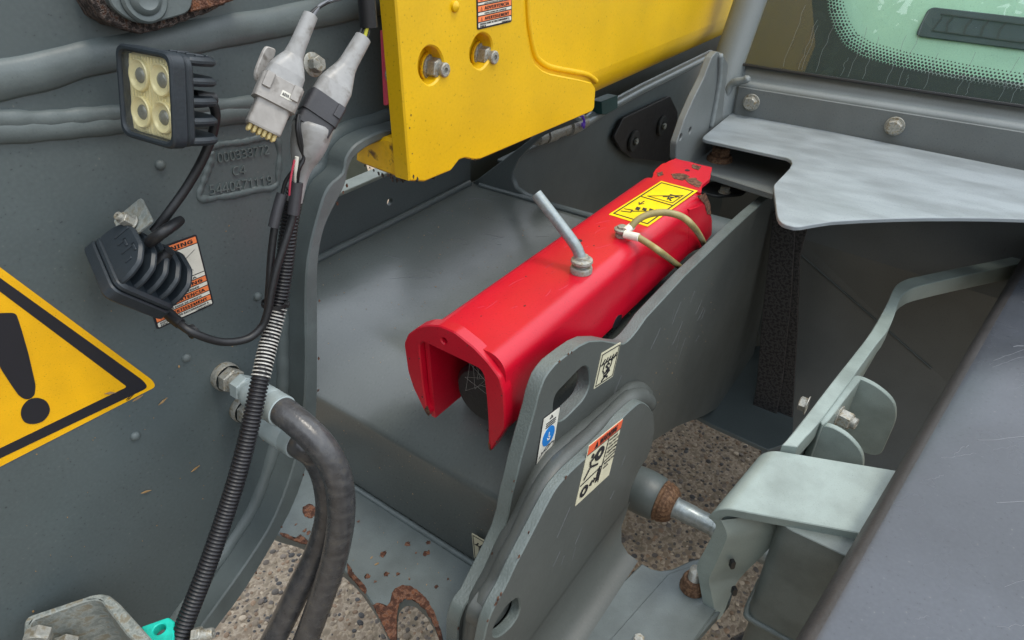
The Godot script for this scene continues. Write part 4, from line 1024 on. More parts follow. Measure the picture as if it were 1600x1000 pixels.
# ---------------------------------------------------------------- red safety prop with pin and tether
func build_prop() -> void:
	var t := thing("safety_prop", "bright red U-shaped steel safety prop lying on the box", "safety prop", Vector3(-0.4, 0.9, -0.7))
	# channel: an upside-down U with rounded shoulders
	var outer := PackedVector2Array([Vector2(-0.468, 0.902)])
	var cr := 0.023
	for i in 9:
		var a := deg_to_rad(180 - 11.25 * i)
		outer.append(Vector2(-0.468 + cr + cr * cos(a), 1.052 - cr + cr * sin(a)))
	for i in 9:
		var a := deg_to_rad(90 - 11.25 * i)
		outer.append(Vector2(-0.345 - cr + cr * cos(a), 1.052 - cr + cr * sin(a)))
	outer.append(Vector2(-0.345, 0.945))
	for q in [Vector2(-0.352, 0.945), Vector2(-0.352, 1.029), Vector2(-0.3545, 1.037), Vector2(-0.361, 1.0435), Vector2(-0.368, 1.045), Vector2(-0.445, 1.045), Vector2(-0.452, 1.0435), Vector2(-0.4585, 1.037), Vector2(-0.461, 1.029), Vector2(-0.461, 0.902)]: outer.append(q)
	part("channel", M.red, t, outer, FZ(-0.468), 0.575, 0.0)
	part("end_plate", M.red, t, rounded([-0.4967, 1.0135, -0.4881, 1.0308, -0.4703, 1.0485, -0.4539, 1.0588, -0.4345, 1.0658, -0.4114, 1.0662, -0.3839, 1.0564, -0.3642, 1.0443, -0.3483, 1.0297, -0.3422, 1.0092, -0.3407, 0.9708, -0.3408, 0.9544, -0.3576, 0.9172, -0.3628, 0.9053, -0.3667, 0.9097, -0.3665, 0.9568, -0.3676, 0.9866, -0.3704, 1.0211, -0.3757, 1.0289, -0.4567, 1.0306, -0.4639, 1.0303, -0.4698, 1.024, -0.4708, 1.0148, -0.4707, 0.9641, -0.4681, 0.9245, -0.4623, 0.9153, -0.465, 0.9093, -0.4716, 0.9115, -0.4892, 0.9466, -0.4954, 0.9703], 0.004, 3), FZ(-0.46), 0.017, 0.0015, [disc(-0.4285, 1.0465, 0.0042, 12)])
	part("rear_tab", M.red, t, ragged([-0.4559, 1.0787, -0.4606, 1.1103, -0.4512, 1.1575, -0.3778, 1.1541, -0.3597, 1.0996, -0.3596, 1.0644, -0.3495, 1.0344, -0.44, 1.0276], 0.008, 0.001), FY(1.0522), 0.008, 0.001)
	part("torn_edge", M.red, t, ragged([0.9781, 1.0418, 1.0596, 1.0256, 1.0818, 1.0029, 1.1079, 0.9727, 1.1204, 0.939, 1.0775, 0.9306, 1.0072, 0.9459], 0.006, 0.0012), FX(-0.3446), 0.007, 0.001)
	var s := mb()
	for q in [[-0.4477, 1.0695, -0.4428, 1.0805, -0.4331, 1.0651, -0.438, 1.0543], [-0.4245, 1.0787, -0.4071, 1.0949, -0.3918, 1.0875, -0.3956, 1.063, -0.4121, 1.062], [-0.3974, 1.0725, -0.382, 1.0872, -0.3638, 1.0718, -0.3586, 1.048, -0.3749, 1.0534], [-0.4115, 1.1455, -0.3943, 1.1461, -0.3926, 1.1242, -0.4071, 1.1291]]:
		slab(s, ragged(q, 0.003, 0.0012), FY(1.0528), 0.0008, 0.0)
	slab(s, ragged([1.0007, 1.0585, 1.044, 1.0477, 1.08, 1.0133, 1.0946, 0.988, 1.0714, 0.9994, 1.0471, 1.0278], 0.003, 0.001), FX(-0.3441), 0.0008, 0.0)
	slab(s, ragged([-0.4722, 0.9168, -0.4655, 0.928, -0.4621, 0.9165, -0.465, 0.9093], 0.002, 0.0006), FZ(-0.4594), 0.0008, 0.0)
	slab(s, ragged([-0.3665, 0.9197, -0.3636, 0.917, -0.3628, 0.9064, -0.3658, 0.908], 0.002, 0.0004), FZ(-0.4594), 0.0008, 0.0)
	put("rust_patch", s, M.rust, t, "", "stuff")
	for p in [Vector3(-0.4251, 1.0525, -0.7606), Vector3(-0.408, 1.0525, -1.1129)]:
		s = mb()
		lathe(s, along(p, Vector3.UP, Vector3.RIGHT), [0.0045, -0.001, 0.0045, 0.0002, 0.0, 0.0002], 14)
		put("hole_shade", s, M.print_black, t)  # flat black disc, painted shade of a hole; nothing is cut
	s = mb()
	slab(s, rounded([0.7329, 0.9457, 0.739, 0.9548, 0.7482, 0.9588, 0.7616, 0.9526, 0.7612, 0.9447, 0.7521, 0.9394, 0.7423, 0.938], 0.003), FX(-0.3445), 0.001, 0.0)
	put("hole_shade", s, M.print_black, t)  # black patch painted on the side wall for the shade inside an opening
	scratches("scratches", M.pad, t, FY(1.052), -0.435, -0.375, 0.49, 1.02, 26, 1.2, 0.03)
	chips("paint_chips", M.rust_dark, t, FY(1.052), [-0.42, 0.52, 0.0009, -0.39, 0.57, 0.0012, -0.43, 0.63, 0.0008, -0.4, 0.76, 0.0011, -0.385, 0.71, 0.0007, -0.425, 0.82, 0.001, -0.38, 0.88, 0.0008])
	chips("paint_chips", M.rust_dark, t, FZ(-0.46), trip([-0.4893, 0.9937, -0.4874, 0.9529, -0.4722, 1.0013, -0.368, 0.9714, -0.367, 0.9388, -0.345, 1.0049, -0.4213, 1.0612, -0.3932, 1.055, -0.4733, 0.9382, -0.3535, 0.9271], [7, 6, 6, 9, 10, 7, 4, 5, 8, 8]))
	# sticker on the top
	var k := sticker("crush_sticker", t, M.label_yellow, Vector3(-0.4332, 1.0522, -0.8645), Vector3(-0.3639, 1.0522, -0.8612), Vector3(-0.4392, 1.0522, -1.0394), 0.0006, 0.001, "yellow pictogram sticker on top of the red prop")
	var f: Transform3D = k[0]
	var w: float = k[1]
	var h: float = k[2]
	s = mb()
	stroke(s, f, [w * 0.07, h * 0.045, w * 0.93, h * 0.045, w * 0.93, h * 0.955, w * 0.07, h * 0.955, w * 0.07, h * 0.045], w * 0.03)
	stroke(s, f, [w * 0.07, h * 0.53, w * 0.93, h * 0.53], w * 0.03, 0.0009)
	stroke(s, f, [w * 0.2, h * 0.58, w * 0.85, h * 0.58, w * 0.85, h * 0.80, w * 0.2, h * 0.58], w * 0.022)
	stroke(s, f, [w * 0.60, h * 0.745, w * 0.80, h * 0.745], w * 0.05)
	stroke(s, f, [w * 0.52, h * 0.66, w * 0.62, h * 0.69, w * 0.72, h * 0.70, w * 0.68, h * 0.65, w * 0.76, h * 0.62], w * 0.04)
	stroke(s, f, [w * 0.62, h * 0.69, w * 0.66, h * 0.63], w * 0.035)
	ink(s, f, disc(w * 0.76, h * 0.725, w * 0.03, 10), 0.0008)
	stroke(s, f, [w * 0.14, h * 0.13, w * 0.34, h * 0.16, w * 0.31, h * 0.21, w * 0.14, h * 0.19], w * 0.03)
	stroke(s, f, [w * 0.33, h * 0.185, w * 0.66, h * 0.29], w * 0.03)
	for i in 4: ink(s, f, [w * (0.30 + 0.14 * i), h * (0.30 + 0.02 * i), w * (0.40 + 0.14 * i), h * (0.30 + 0.02 * i), w * (0.44 + 0.14 * i), h * (0.24 + 0.03 * i), w * (0.34 + 0.14 * i), h * (0.24 + 0.03 * i)], 0.0008)
	stroke(s, f, [w * 0.28, h * 0.45, w * 0.28, h * 0.36, w * 0.22, h * 0.40], w * 0.025)
	stroke(s, f, [w * 0.28, h * 0.36, w * 0.34, h * 0.40], w * 0.025)
	put("print", s, M.print_black, k[3])
	# dark cylinder glimpsed inside
	var c := thing("lift_cylinder", "black round cylinder end with cobwebs inside the red prop", "hydraulic cylinder", Vector3(-0.4, 0.9, -0.7))
	s = mb()
	tube(s, [Vector3(-0.398, 0.957, -0.488), Vector3(-0.398, 0.957, -0.494), Vector3(-0.398, 0.957, -1.0)], [0.037, 0.043, 0.043], 30)
	put("barrel", s, M.black, c)
	s = mb()
	var pts := []
	for i in 16: pts.append(Vector3(rng.randf_range(-0.42, -0.355), rng.randf_range(0.95, 1.03), rng.randf_range(-0.485, -0.475)))
	for i in 15: tube(s, [pts[i], pts[i + 1]], 0.00015, 4)
	put("cobweb", s, M.web, c, "", "stuff")
	# bent locking pin
	var b := Vector3(-0.377, 1.052, -0.6854)
	var pin := thing("locking_pin", "bent grey steel rod standing out of the red prop", "pin", b)
	s = mb()
	lathe(s, along(b, Vector3.UP, Vector3.RIGHT), [0.0150, 0, 0.0152, 0.006, 0.0140, 0.0085, 0.0095, 0.009, 0.0095, 0.012, 0.0135, 0.013, 0.0152, 0.0155, 0.0145, 0.0185, 0.0100, 0.0200, 0.0085, 0.024, 0.0, 0.024], 28)
	put("collar", s, M.zinc, pin)
	var z := b.z
	var rod := spline([b + Vector3(0, 0.014, 0), b + Vector3(-0.0011, 0.0155, 0), b + Vector3(-0.0047, 0.0250, 0), b + Vector3(-0.0177, 0.0422, 0), b + Vector3(-0.0756, 0.0933, 0)], 8)
	s = mb()
	tube(s, rod, 0.0078, 18)
	put("rod", s, M.steel, pin)
	# tether
	var rp := thing("tether_cable", "tan plastic-coated tether cable looping from a crimped eye over the red prop", "cable", Vector3(-0.3841, 1.052, -0.8167))
	s = mb()
	tube(s, spline([Vector3(-0.3726, 1.065, -0.8163), Vector3(-0.3667, 1.076, -0.8268), Vector3(-0.3549, 1.084, -0.8386), Vector3(-0.3346, 1.088, -0.8507), Vector3(-0.3131, 1.082, -0.8631), Vector3(-0.2997, 1.062, -0.8814)] + [Vector3(-0.3345, 0.9643, -1.0389), Vector3(-0.334, 0.9243, -1.0753), Vector3(-0.333, 0.8854, -1.1085)], 6), 0.0052, 12)
	put("cord", s, M.rope, rp)
	s = mb()
	tube(s, spline([Vector3(-0.3528, 1.063, -0.8023), Vector3(-0.3317, 1.058, -0.7999), Vector3(-0.3146, 1.05, -0.802)] + [Vector3(-0.3345, 0.9866, -0.9008), Vector3(-0.334, 0.9427, -0.9602), Vector3(-0.333, 0.889, -1.0308)], 6), 0.0050, 12)
	put("cord", s, M.rope, rp)
	s = mb()
	var e := Vector3(-0.3815, 1.0525, -0.8096)
	lathe(s, along(e, Vector3.UP, Vector3.RIGHT), [0.0095, 0, 0.0095, 0.004, 0.0075, 0.005, 0.0075, 0.008, 0.0115, 0.009, 0.0118, 0.0125, 0.0095, 0.014, 0.0075, 0.014, 0.0070, 0.0165, 0.0035, 0.0175, 0.0, 0.0165], 24)
	put("rivet", s, M.zinc, rp)
	for q in [[Vector3(-0.3717, 1.063, -0.7988), Vector3(-0.3496, 1.064, -0.7997)], [Vector3(-0.3747, 1.064, -0.8044), Vector3(-0.3724, 1.066, -0.8218)]]:
		s = mb()
		tube(s, [q[0], q[1]], 0.0062, 12)
		put("crimp", s, M.label, rp)

# ---------------------------------------------------------------- near mudguard and its brackets
func build_mudguard() -> void:
	var t := thing("mudguard", "large scuffed dark grey plastic mudguard in the near right corner", "mudguard", Vector3(0.3, 0.4, -0.7))
	# shell: swept along its inner edge line, rolled lip on the inner side
	var e0 := Vector3(0.0144, 0.91, -0.4282)
	var e1 := Vector3(0.1416, 0.91, -1.4466)
	var d := (e1 - e0).normalized()
	var sd := Vector3(-d.z, 0, d.x)
	if sd.x < 0: sd = -sd
	var prof := []
	for q in [[0.004, -0.10], [0.0, -0.03], [0.001, -0.018], [0.006, -0.006], [0.015, -0.0005], [0.03, 0.003], [0.08, 0.009], [0.16, 0.014], [0.28, 0.014], [0.40, 0.0], [0.5, -0.03], [0.56, -0.12]]: prof.append(Vector2(q[0], q[1]))
	prof = Array(curve(PackedVector2Array(prof), 3))
	var s := mb()
	var se := mb()
	var rows := []
	var steps := [-0.7, -0.35, 0.0, 0.2, 0.4, 0.6, 0.8, 1.0, 1.2, 1.5, 1.9]
	for v in steps:
		var r := []
		for p in prof: r.append(e0 + d * v + sd * p.x + Vector3(0, p.y, 0))
		rows.append(r)
	for i in rows.size() - 1:
		for j in prof.size() - 1:
			var na := Vector2(-(prof[mini(j + 1, prof.size() - 1)].y - prof[maxi(j - 1, 0)].y), prof[mini(j + 1, prof.size() - 1)].x - prof[maxi(j - 1, 0)].x).normalized()
			var nb := Vector2(-(prof[mini(j + 2, prof.size() - 1)].y - prof[j].y), prof[mini(j + 2, prof.size() - 1)].x - prof[j].x).normalized()
			var n0 := sd * na.x + Vector3.UP * na.y
			var n1 := sd * nb.x + Vector3.UP * nb.y
			quad(s if j > 11 else se, rows[i][j], rows[i][j + 1], rows[i + 1][j + 1], rows[i + 1][j], n0, n1, n1, n0)
	put("shell", s, M.fender, t)
	put("rolled_lip", se, M.fender_edge, t)
	# scuffs
	s = mb()
	var fy := FY(0)
	for a in [[0.62, 0.20, 0.70, 0.27, 0.0016], [0.60, 0.22, 0.68, 0.30, 0.0008], [0.52, 0.10, 0.64, 0.22, 0.0006], [0.45, 0.12, 0.60, 0.25, 0.0005], [0.66, 0.05, 0.70, 0.09, 0.0006], [0.4, 0.06, 0.5, 0.16, 0.0005], [0.3, 0.1, 0.42, 0.22, 0.0005], [0.8, 0.1, 0.86, 0.2, 0.0006]] + range(46).map(func(i): return random_scratch()):
		var pa: Vector3 = e0 + d * a[0] + sd * a[1]
		var pb: Vector3 = e0 + d * a[2] + sd * a[3]
		var ln := []
		for k in 9:
			var p := pa.lerp(pb, k / 8.0) + Vector3(rng.randf_range(-1, 1), 0, rng.randf_range(-1, 1)) * 0.0015
			var off := (p - e0).dot(sd)
			p.y = 0.91 + shell_height(prof, off)
			ln.append(p)
		tube(s, ln, a[4], 5)
	put("scratches", s, M.wire_grey, t, "", "stuff")
	# galvanised support frame
	var g := thing("mudguard_bracket", "pale green-grey galvanised steel bracket frame carrying the mudguard", "bracket", Vector3(-0.1, 0.5, -0.7))
	var bent := PackedVector2Array([Vector2(0.075, 0.85)])
	for i in 8: bent.append(Vector2(-0.094 - 0.024 * sin(deg_to_rad(90.0 * i / 7)), 0.826 + 0.024 * cos(deg_to_rad(90.0 * i / 7))))
	for i in 6: bent.append(Vector2(-0.094 - 0.010 * sin(deg_to_rad(90.0 - 90.0 * i / 5)), 0.826 + 0.010 * cos(deg_to_rad(90.0 - 90.0 * i / 5))))
	bent.append(Vector2(0.075, 0.836))
	part("support_plate", M.galv, g, bent, Transform3D(Basis(Vector3(1, 0, -0.40), Vector3.UP, Vector3(-0.12, 0, 0.99)), Vector3(0, 0, -0.636)), 0.135, 0.0012)
	# the folded leg below it: jogged in section, its back edge cut away on a slant
	var lo := [Vector3(-0.1142, 0.8315, -0.598), Vector3(-0.1095, 0.8102, -0.598), Vector3(-0.1101, 0.7894, -0.598), Vector3(-0.1145, 0.7544, -0.598), Vector3(-0.1191, 0.7175, -0.598), Vector3(-0.1123, 0.6931, -0.598), Vector3(-0.0935, 0.6328, -0.598)]
	var li := [Vector3(-0.0996, 0.8382, -0.598), Vector3(-0.0931, 0.8035, -0.598), Vector3(-0.093, 0.7805, -0.598), Vector3(-0.0963, 0.7418, -0.598), Vector3(-0.0994, 0.7041, -0.598), Vector3(-0.0926, 0.6809, -0.598), Vector3(-0.0753, 0.6312, -0.598)]
	lo[0] = Vector3(-0.118, 0.8262, -0.5895)
	li[0] = Vector3(-0.104, 0.8262, -0.595)
	var cutback := [0.066, 0.060, 0.054, 0.045, 0.035, 0.024, 0.003]
	lo = spline(lo, 5)
	li = spline(li, 5)
	var away := Vector3(1.0, 0, -0.95)
	var lg := mb()
	var nl := []
	for k in lo.size():
		var row := []
		for e in [[lo, -1.0], [li, 1.0]]:
			var a: Array = e[0]
			var n: Vector3 = ((a[mini(k + 1, a.size() - 1)] - a[maxi(k - 1, 0)]) as Vector3).cross(away).normalized()
			row.append(-n if (n.x * 0.69 + n.z * 0.72) * e[1] < 0 else n)
		nl.append(row)
	for k in lo.size() - 1:
		var b0: Vector3 = away * lerpf(cutback[k / 5], cutback[mini(k / 5 + 1, 6)], (k % 5) / 5.0)
		var b1: Vector3 = away * lerpf(cutback[(k + 1) / 5], cutback[mini((k + 1) / 5 + 1, 6)], ((k + 1) % 5) / 5.0)
		for e in 2:
			var a: Array = li if e else lo
			quad(lg, a[k], a[k + 1], a[k + 1] + b1, a[k] + b0, nl[k][e], nl[k + 1][e], nl[k + 1][e], nl[k][e])
		var nf := Vector3(0, 0, 1)
		quad(lg, lo[k], lo[k + 1], li[k + 1], li[k], nf, nf, nf, nf)
		quad(lg, lo[k] + b0, lo[k + 1] + b1, li[k + 1] + b1, li[k] + b0, -nf, -nf, -nf, -nf)
	put("folded_leg", lg, M.galv, g)
	for p in [Vector3(-0.0794, 0.7454, -0.607), Vector3(-0.0673, 0.6966, -0.607)]:
		lg = mb()
		slab(lg, rounded([-0.003, -0.007, 0.003, -0.007, 0.003, 0.007, -0.003, 0.007], 0.0028), along(p + Vector3(0.0035, 0.001, 0.0035), Vector3(0.69, 0.05, 0.72)), 0.006, 0.0)
		put("slot_shade", lg, M.black, g)  # black slab laid on the leg as the painted shade of an opening
	# long bent flat bar standing on edge
	var bar := curve([-0.0782, 0.7341, -0.0739, 0.7598, -0.0698, 0.7941, -0.0575, 0.912, -0.0414, 1.0513, -0.0362, 1.124, -0.034, 1.2111, -0.0348, 1.2511, -0.032, 1.2841, -0.0233, 1.3106, -0.0076, 1.3366, 0.0557, 1.4246, 0.1408, 1.5434, 0.2163, 1.6518], 2)
	var lower := curve([-0.0603, 0.7425, -0.0567, 0.766, -0.0497, 0.8069, -0.0367, 0.9213, -0.0242, 1.0484, -0.0165, 1.1053, -0.0158, 1.1679, -0.0181, 1.2226, -0.0155, 1.2512, -0.0103, 1.2715, 0.0024, 1.3002, 0.06, 1.3852, 0.1266, 1.4787, 0.2171, 1.6081], 2)
	lower.reverse()
	bar.append_array(lower)
	part("flat_bar", M.galv, g, bar, FY(0.86), 0.034, 0.001)
	part("web_plate", M.galv, g, [-0.08, 0.7839, -0.0594, 0.9569, -0.0429, 1.1048, -0.0341, 1.2676, -0.02, 1.2887, -0.0186, 1.2304, -0.0256, 1.1058, -0.0387, 0.9717, -0.0618, 0.7891], FY(0.8258), 0.065, 0.0)
	# U bracket
	var us := mb()
	slab(us, rounded([-0.0556, 0.8273, -0.0403, 0.947, -0.0285, 0.9613, -0.0231, 0.9575, -0.0393, 0.8291, -0.0446, 0.8123], 0.004), FY(0.855), 0.10, 0.001)
	put("channel_web", us, M.galv, g)
	var q0 := Vector3(-0.0326, 0.855, -0.9545)
	var q1 := Vector3(-0.0424, 0.855, -0.8204)
	part("channel_flange", M.galv, g, rounded([q0.x - 0.004, 0.855, q0.x + 0.03, 0.852, q0.x + 0.062, 0.835, q0.x + 0.074, 0.805, q0.x + 0.074, 0.72, q0.x - 0.004, 0.72], 0.02), FZ(q0.z), 0.009, 0.001)
	part("channel_flange", M.galv, g, rounded([q1.x - 0.004, 0.855, q1.x + 0.03, 0.852, q1.x + 0.058, 0.83, q1.x + 0.066, 0.80, q1.x + 0.066, 0.72, q1.x - 0.004, 0.72], 0.02), FZ(q1.z + 0.004), 0.009, 0.001)
	var bs := mb()
	nut(bs, along(Vector3(-0.0324, 0.825, -0.8843), Vector3(1, 0, 0.15)), 0.024, 0.019, 0.017, 0.009, 0.008)
	put("nut", bs, M.zinc, g)
	bs = mb()
	nut(bs, along(Vector3(-0.0746, 0.84, -0.8614), Vector3(-1, 0, 0)), 0.019, 0.012, 0.0145)
	put("bolt", bs, M.zinc, g)
	# post under the plate
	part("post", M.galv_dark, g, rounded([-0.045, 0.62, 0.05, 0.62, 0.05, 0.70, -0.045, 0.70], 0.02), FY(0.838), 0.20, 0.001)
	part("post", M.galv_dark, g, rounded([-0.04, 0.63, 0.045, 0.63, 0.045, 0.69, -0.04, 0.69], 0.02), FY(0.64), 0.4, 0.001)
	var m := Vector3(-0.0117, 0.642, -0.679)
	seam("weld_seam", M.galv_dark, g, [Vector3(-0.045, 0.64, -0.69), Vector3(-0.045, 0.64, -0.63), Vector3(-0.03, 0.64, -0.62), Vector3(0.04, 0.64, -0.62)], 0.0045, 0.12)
	# steering tie rod
	var r := thing("tie_rod", "grey steering tie rod with rust brown rubber boot behind the bracket", "tie rod", Vector3(-0.2, 0.6, -0.77))
	var ax := along(Vector3(-0.33, 0.6, -0.775), Vector3.RIGHT)
	var ts := mb()
	lathe(ts, ax, [0.03, 0.0, 0.034, 0.01, 0.040, 0.04, 0.041, 0.06, 0.039, 0.085, 0.033, 0.092, 0.0, 0.092], 32)
	put("housing", ts, M.slate_worn, r)
	ts = mb()
	lathe(ts, ax, [0.034, 0.088, 0.037, 0.091, 0.0345, 0.094, 0.0365, 0.098, 0.034, 0.1025, 0.0335, 0.106, 0.030, 0.112, 0.026, 0.116, 0.02, 0.118], 32)
	put("rubber_boot", ts, M.rust_bolt, r)
	ts = mb()
	lathe(ts, ax, [0.019, 0.114, 0.0205, 0.1165, 0.0185, 0.119, 0.0175, 0.12, 0.0175, 0.15, 0.0165, 0.152, 0.0165, 0.185, 0.019, 0.186, 0.019, 0.5, 0.0, 0.5], 28)
	put("rod", ts, M.steel, r)

func random_scratch() -> Array:
	var a := rng.randf_range(0.0, 0.95)
	var b := rng.randf_range(0.03, 0.36)
	var l := rng.randf_range(0.01, 0.10)
	return [a, b, a + l, b + l * rng.randf_range(0.2, 0.9), rng.randf_range(0.00015, 0.0003)]
func shell_height(prof: Array, off: float) -> float:
	for i in prof.size() - 1:
		if off >= prof[i].x and off <= prof[i + 1].x: return lerpf(prof[i].y, prof[i + 1].y, (off - prof[i].x) / maxf(prof[i + 1].x - prof[i].x, 1e-6))
	return 0.0

# ---------------------------------------------------------------- work lamps (built about their own centre, the glass towards +z)
func build_lamps() -> void:
	var t := thing("work_lamp", "square black work lamp with four yellowed lenses facing the viewer", "work lamp", Vector3.ZERO, "work lamps on the frame plate")
	local_roots[t] = true
	var a := 0.037
	part("hood", M.cast, t, rect(-a, -a, 2 * a, 2 * a, 0.011), FZ(0), 0.013, 0.0016, [rect(-a + 0.005, -a + 0.005, 2 * a - 0.010, 2 * a - 0.010, 0.010)])
	part("back_shell", M.cast, t, rect(-a + 0.001, -a + 0.001, 2 * a - 0.002, 2 * a - 0.002, 0.011), FZ(-0.0122), 0.009, 0.003)
	for i in 5:
		var y := -0.0315 + 0.01575 * i
		var w := 0.033
		part("cooling_fin", M.cast, t, rounded([-w, 0.018, w, 0.018, w, 0.032, w * 0.84, 0.047, w * 0.35, 0.056, -w * 0.45, 0.055, -w * 0.88, 0.046, -w, 0.034], 0.005), FY(y + 0.0034), 0.0068, 0.0024)
	var s := mb()
	for q in [[-0.012, 0.034, 0.003, 0.018], [-0.002, 0.034, 0.003, 0.010], [-0.002, 0.041, 0.010, 0.003], [0.010, 0.034, 0.003, 0.016], [0.010, 0.047, 0.010, 0.003], [0.022, 0.034, 0.003, 0.008]]:
		slab(s, rect(q[0] - 0.006, q[1], q[2], q[3], 0.001), FY(0.0362), 0.002, 0.0006)
	put("raised_marks", s, M.cast, t)
	var rf := part("reflector", M.lamp_cream, t, rect(-0.0318, -0.0318, 0.0636, 0.0636, 0.009), FZ(-0.0075), 0.004, 0.001)
	s = mb()
	for i in 15:
		var x := -0.028 + 0.004 * i
		slab(s, rect(x - 0.0011, -0.030, 0.0022, 0.060), FZ(-0.0068), 0.001, 0.0005)
	put("flutes", s, M.lamp_cream, rf)
	for q in [[-0.0142, 0.0145], [0.0148, 0.0145], [-0.0142, -0.0145], [0.0148, -0.0145]]:
		s = mb()
		lathe(s, FZ(-0.0075).translated_local(Vector3(q[0], q[1], 0)), [0.0128, 0, 0.0128, 0.0028, 0.0120, 0.0036, 0.0112, 0.0034, 0.0106, 0.0026, 0.0085, 0.0012, 0.006, 0.0009], 28)
		put("bowl", s, M.lamp_cream, t)
		s = mb()
		lathe(s, FZ(-0.0075).translated_local(Vector3(q[0], q[1], 0)), [0.0065, 0.0, 0.006, 0.0015, 0.0045, 0.0028, 0.002, 0.0036, 0.0, 0.0038], 20)
		put("led", s, M.led, t)
	part("lens", M.lens, t, rect(-0.0318, -0.0318, 0.0636, 0.0636, 0.009), FZ(-0.0028), 0.0008, 0.0)
	s = mb()
	tube(s, spline([Vector3(0.006, 0.0, -0.040), Vector3(0.006, 0.0, -0.052), Vector3(0.006, 0.001, -0.060)], 4), [0.0075, 0.0075, 0.0072, 0.007, 0.0065, 0.006, 0.0055, 0.005, 0.005], 14)
	put("cable_gland", s, M.black, t)
	var low := t.duplicate()
	low.name = "work_lamp_001"
	add_child(low)
	local_roots[low] = true
	# bracket and bolt on the back
	part("mount_lug", M.weathered, low, rounded([-0.048, 0.035, -0.012, 0.035, -0.012, 0.072, -0.048, 0.072], 0.004), FY(0.027), 0.003, 0.0006)
	s = mb()
	nut(s, along(Vector3(-0.0265, 0.0285, -0.052), Vector3(0, 1, 0)), 0.011, 0.012, 0.0085, 0.0042, 0.005)
	put("nut", s, M.zinc, low)
	low.set_meta("label", "black work lamp seen from behind with thick cooling fins, over the sticker")
	t.transform = Transform3D(Basis(Vector3(0.9978, 0, -0.066), Vector3(-0.0171, 0.966, -0.2582), Vector3(0.0637, 0.2587, 0.9638)), Vector3(-0.5567, 1.3505, -0.2664))
	low.transform = Transform3D(Basis(Vector3(0.8884, -0.3568, 0.289), Vector3(0.0979, 0.7622, 0.6399), Vector3(-0.4486, -0.5402, 0.712)).scaled(Vector3.ONE * 0.92), Vector3(-0.601, 1.182, -0.216))

# ---------------------------------------------------------------- plugs
# a body whose cross-section changes along a line: rows of [distance, half width, half depth, squareness]
func loft(s: SurfaceTool, a: Vector3, b: Vector3, face: Vector3, rows: Array) -> void:
	var d := (b - a).normalized()
	var x := d.cross(face).normalized()
	var z := x.cross(d)
	var seg := 28
	var rings := []
	for r in rows:
		var ring := []
		for k in seg:
			var c := cos(TAU * k / seg)
			var n := sin(TAU * k / seg)
			var e: float = 2.0 / r[3]
			ring.append(a + d * r[0] + x * r[1] * signf(c) * pow(absf(c), e) + z * r[2] * signf(n) * pow(absf(n), e))
		rings.append(ring)
	for i in rings.size() - 1:
		for k in seg:
			var j := (k + 1) % seg
			var nn := func(ii: int, kk: int) -> Vector3:
				var u: Vector3 = rings[ii][(kk + 1) % seg] - rings[ii][(kk + seg - 1) % seg]
				var v: Vector3 = rings[mini(i + 1, ii + 1)][kk] - rings[maxi(i, ii - 1)][kk]
				var q := u.cross(v).normalized()
				return q if q.dot(rings[ii][kk] - a - d * rows[ii][0]) > 0 else -q
			quad(s, rings[i][k], rings[i][j], rings[i + 1][j], rings[i + 1][k], nn.call(i, k), nn.call(i, j), nn.call(i + 1, j), nn.call(i + 1, k))
	for e in [0, rings.size() - 1]:
		var nd := -d if e == 0 else d
		for k in seg: tri(s, [a + d * rows[e][0], rings[e][k], rings[e][(k + 1) % seg]], [nd, nd, nd])

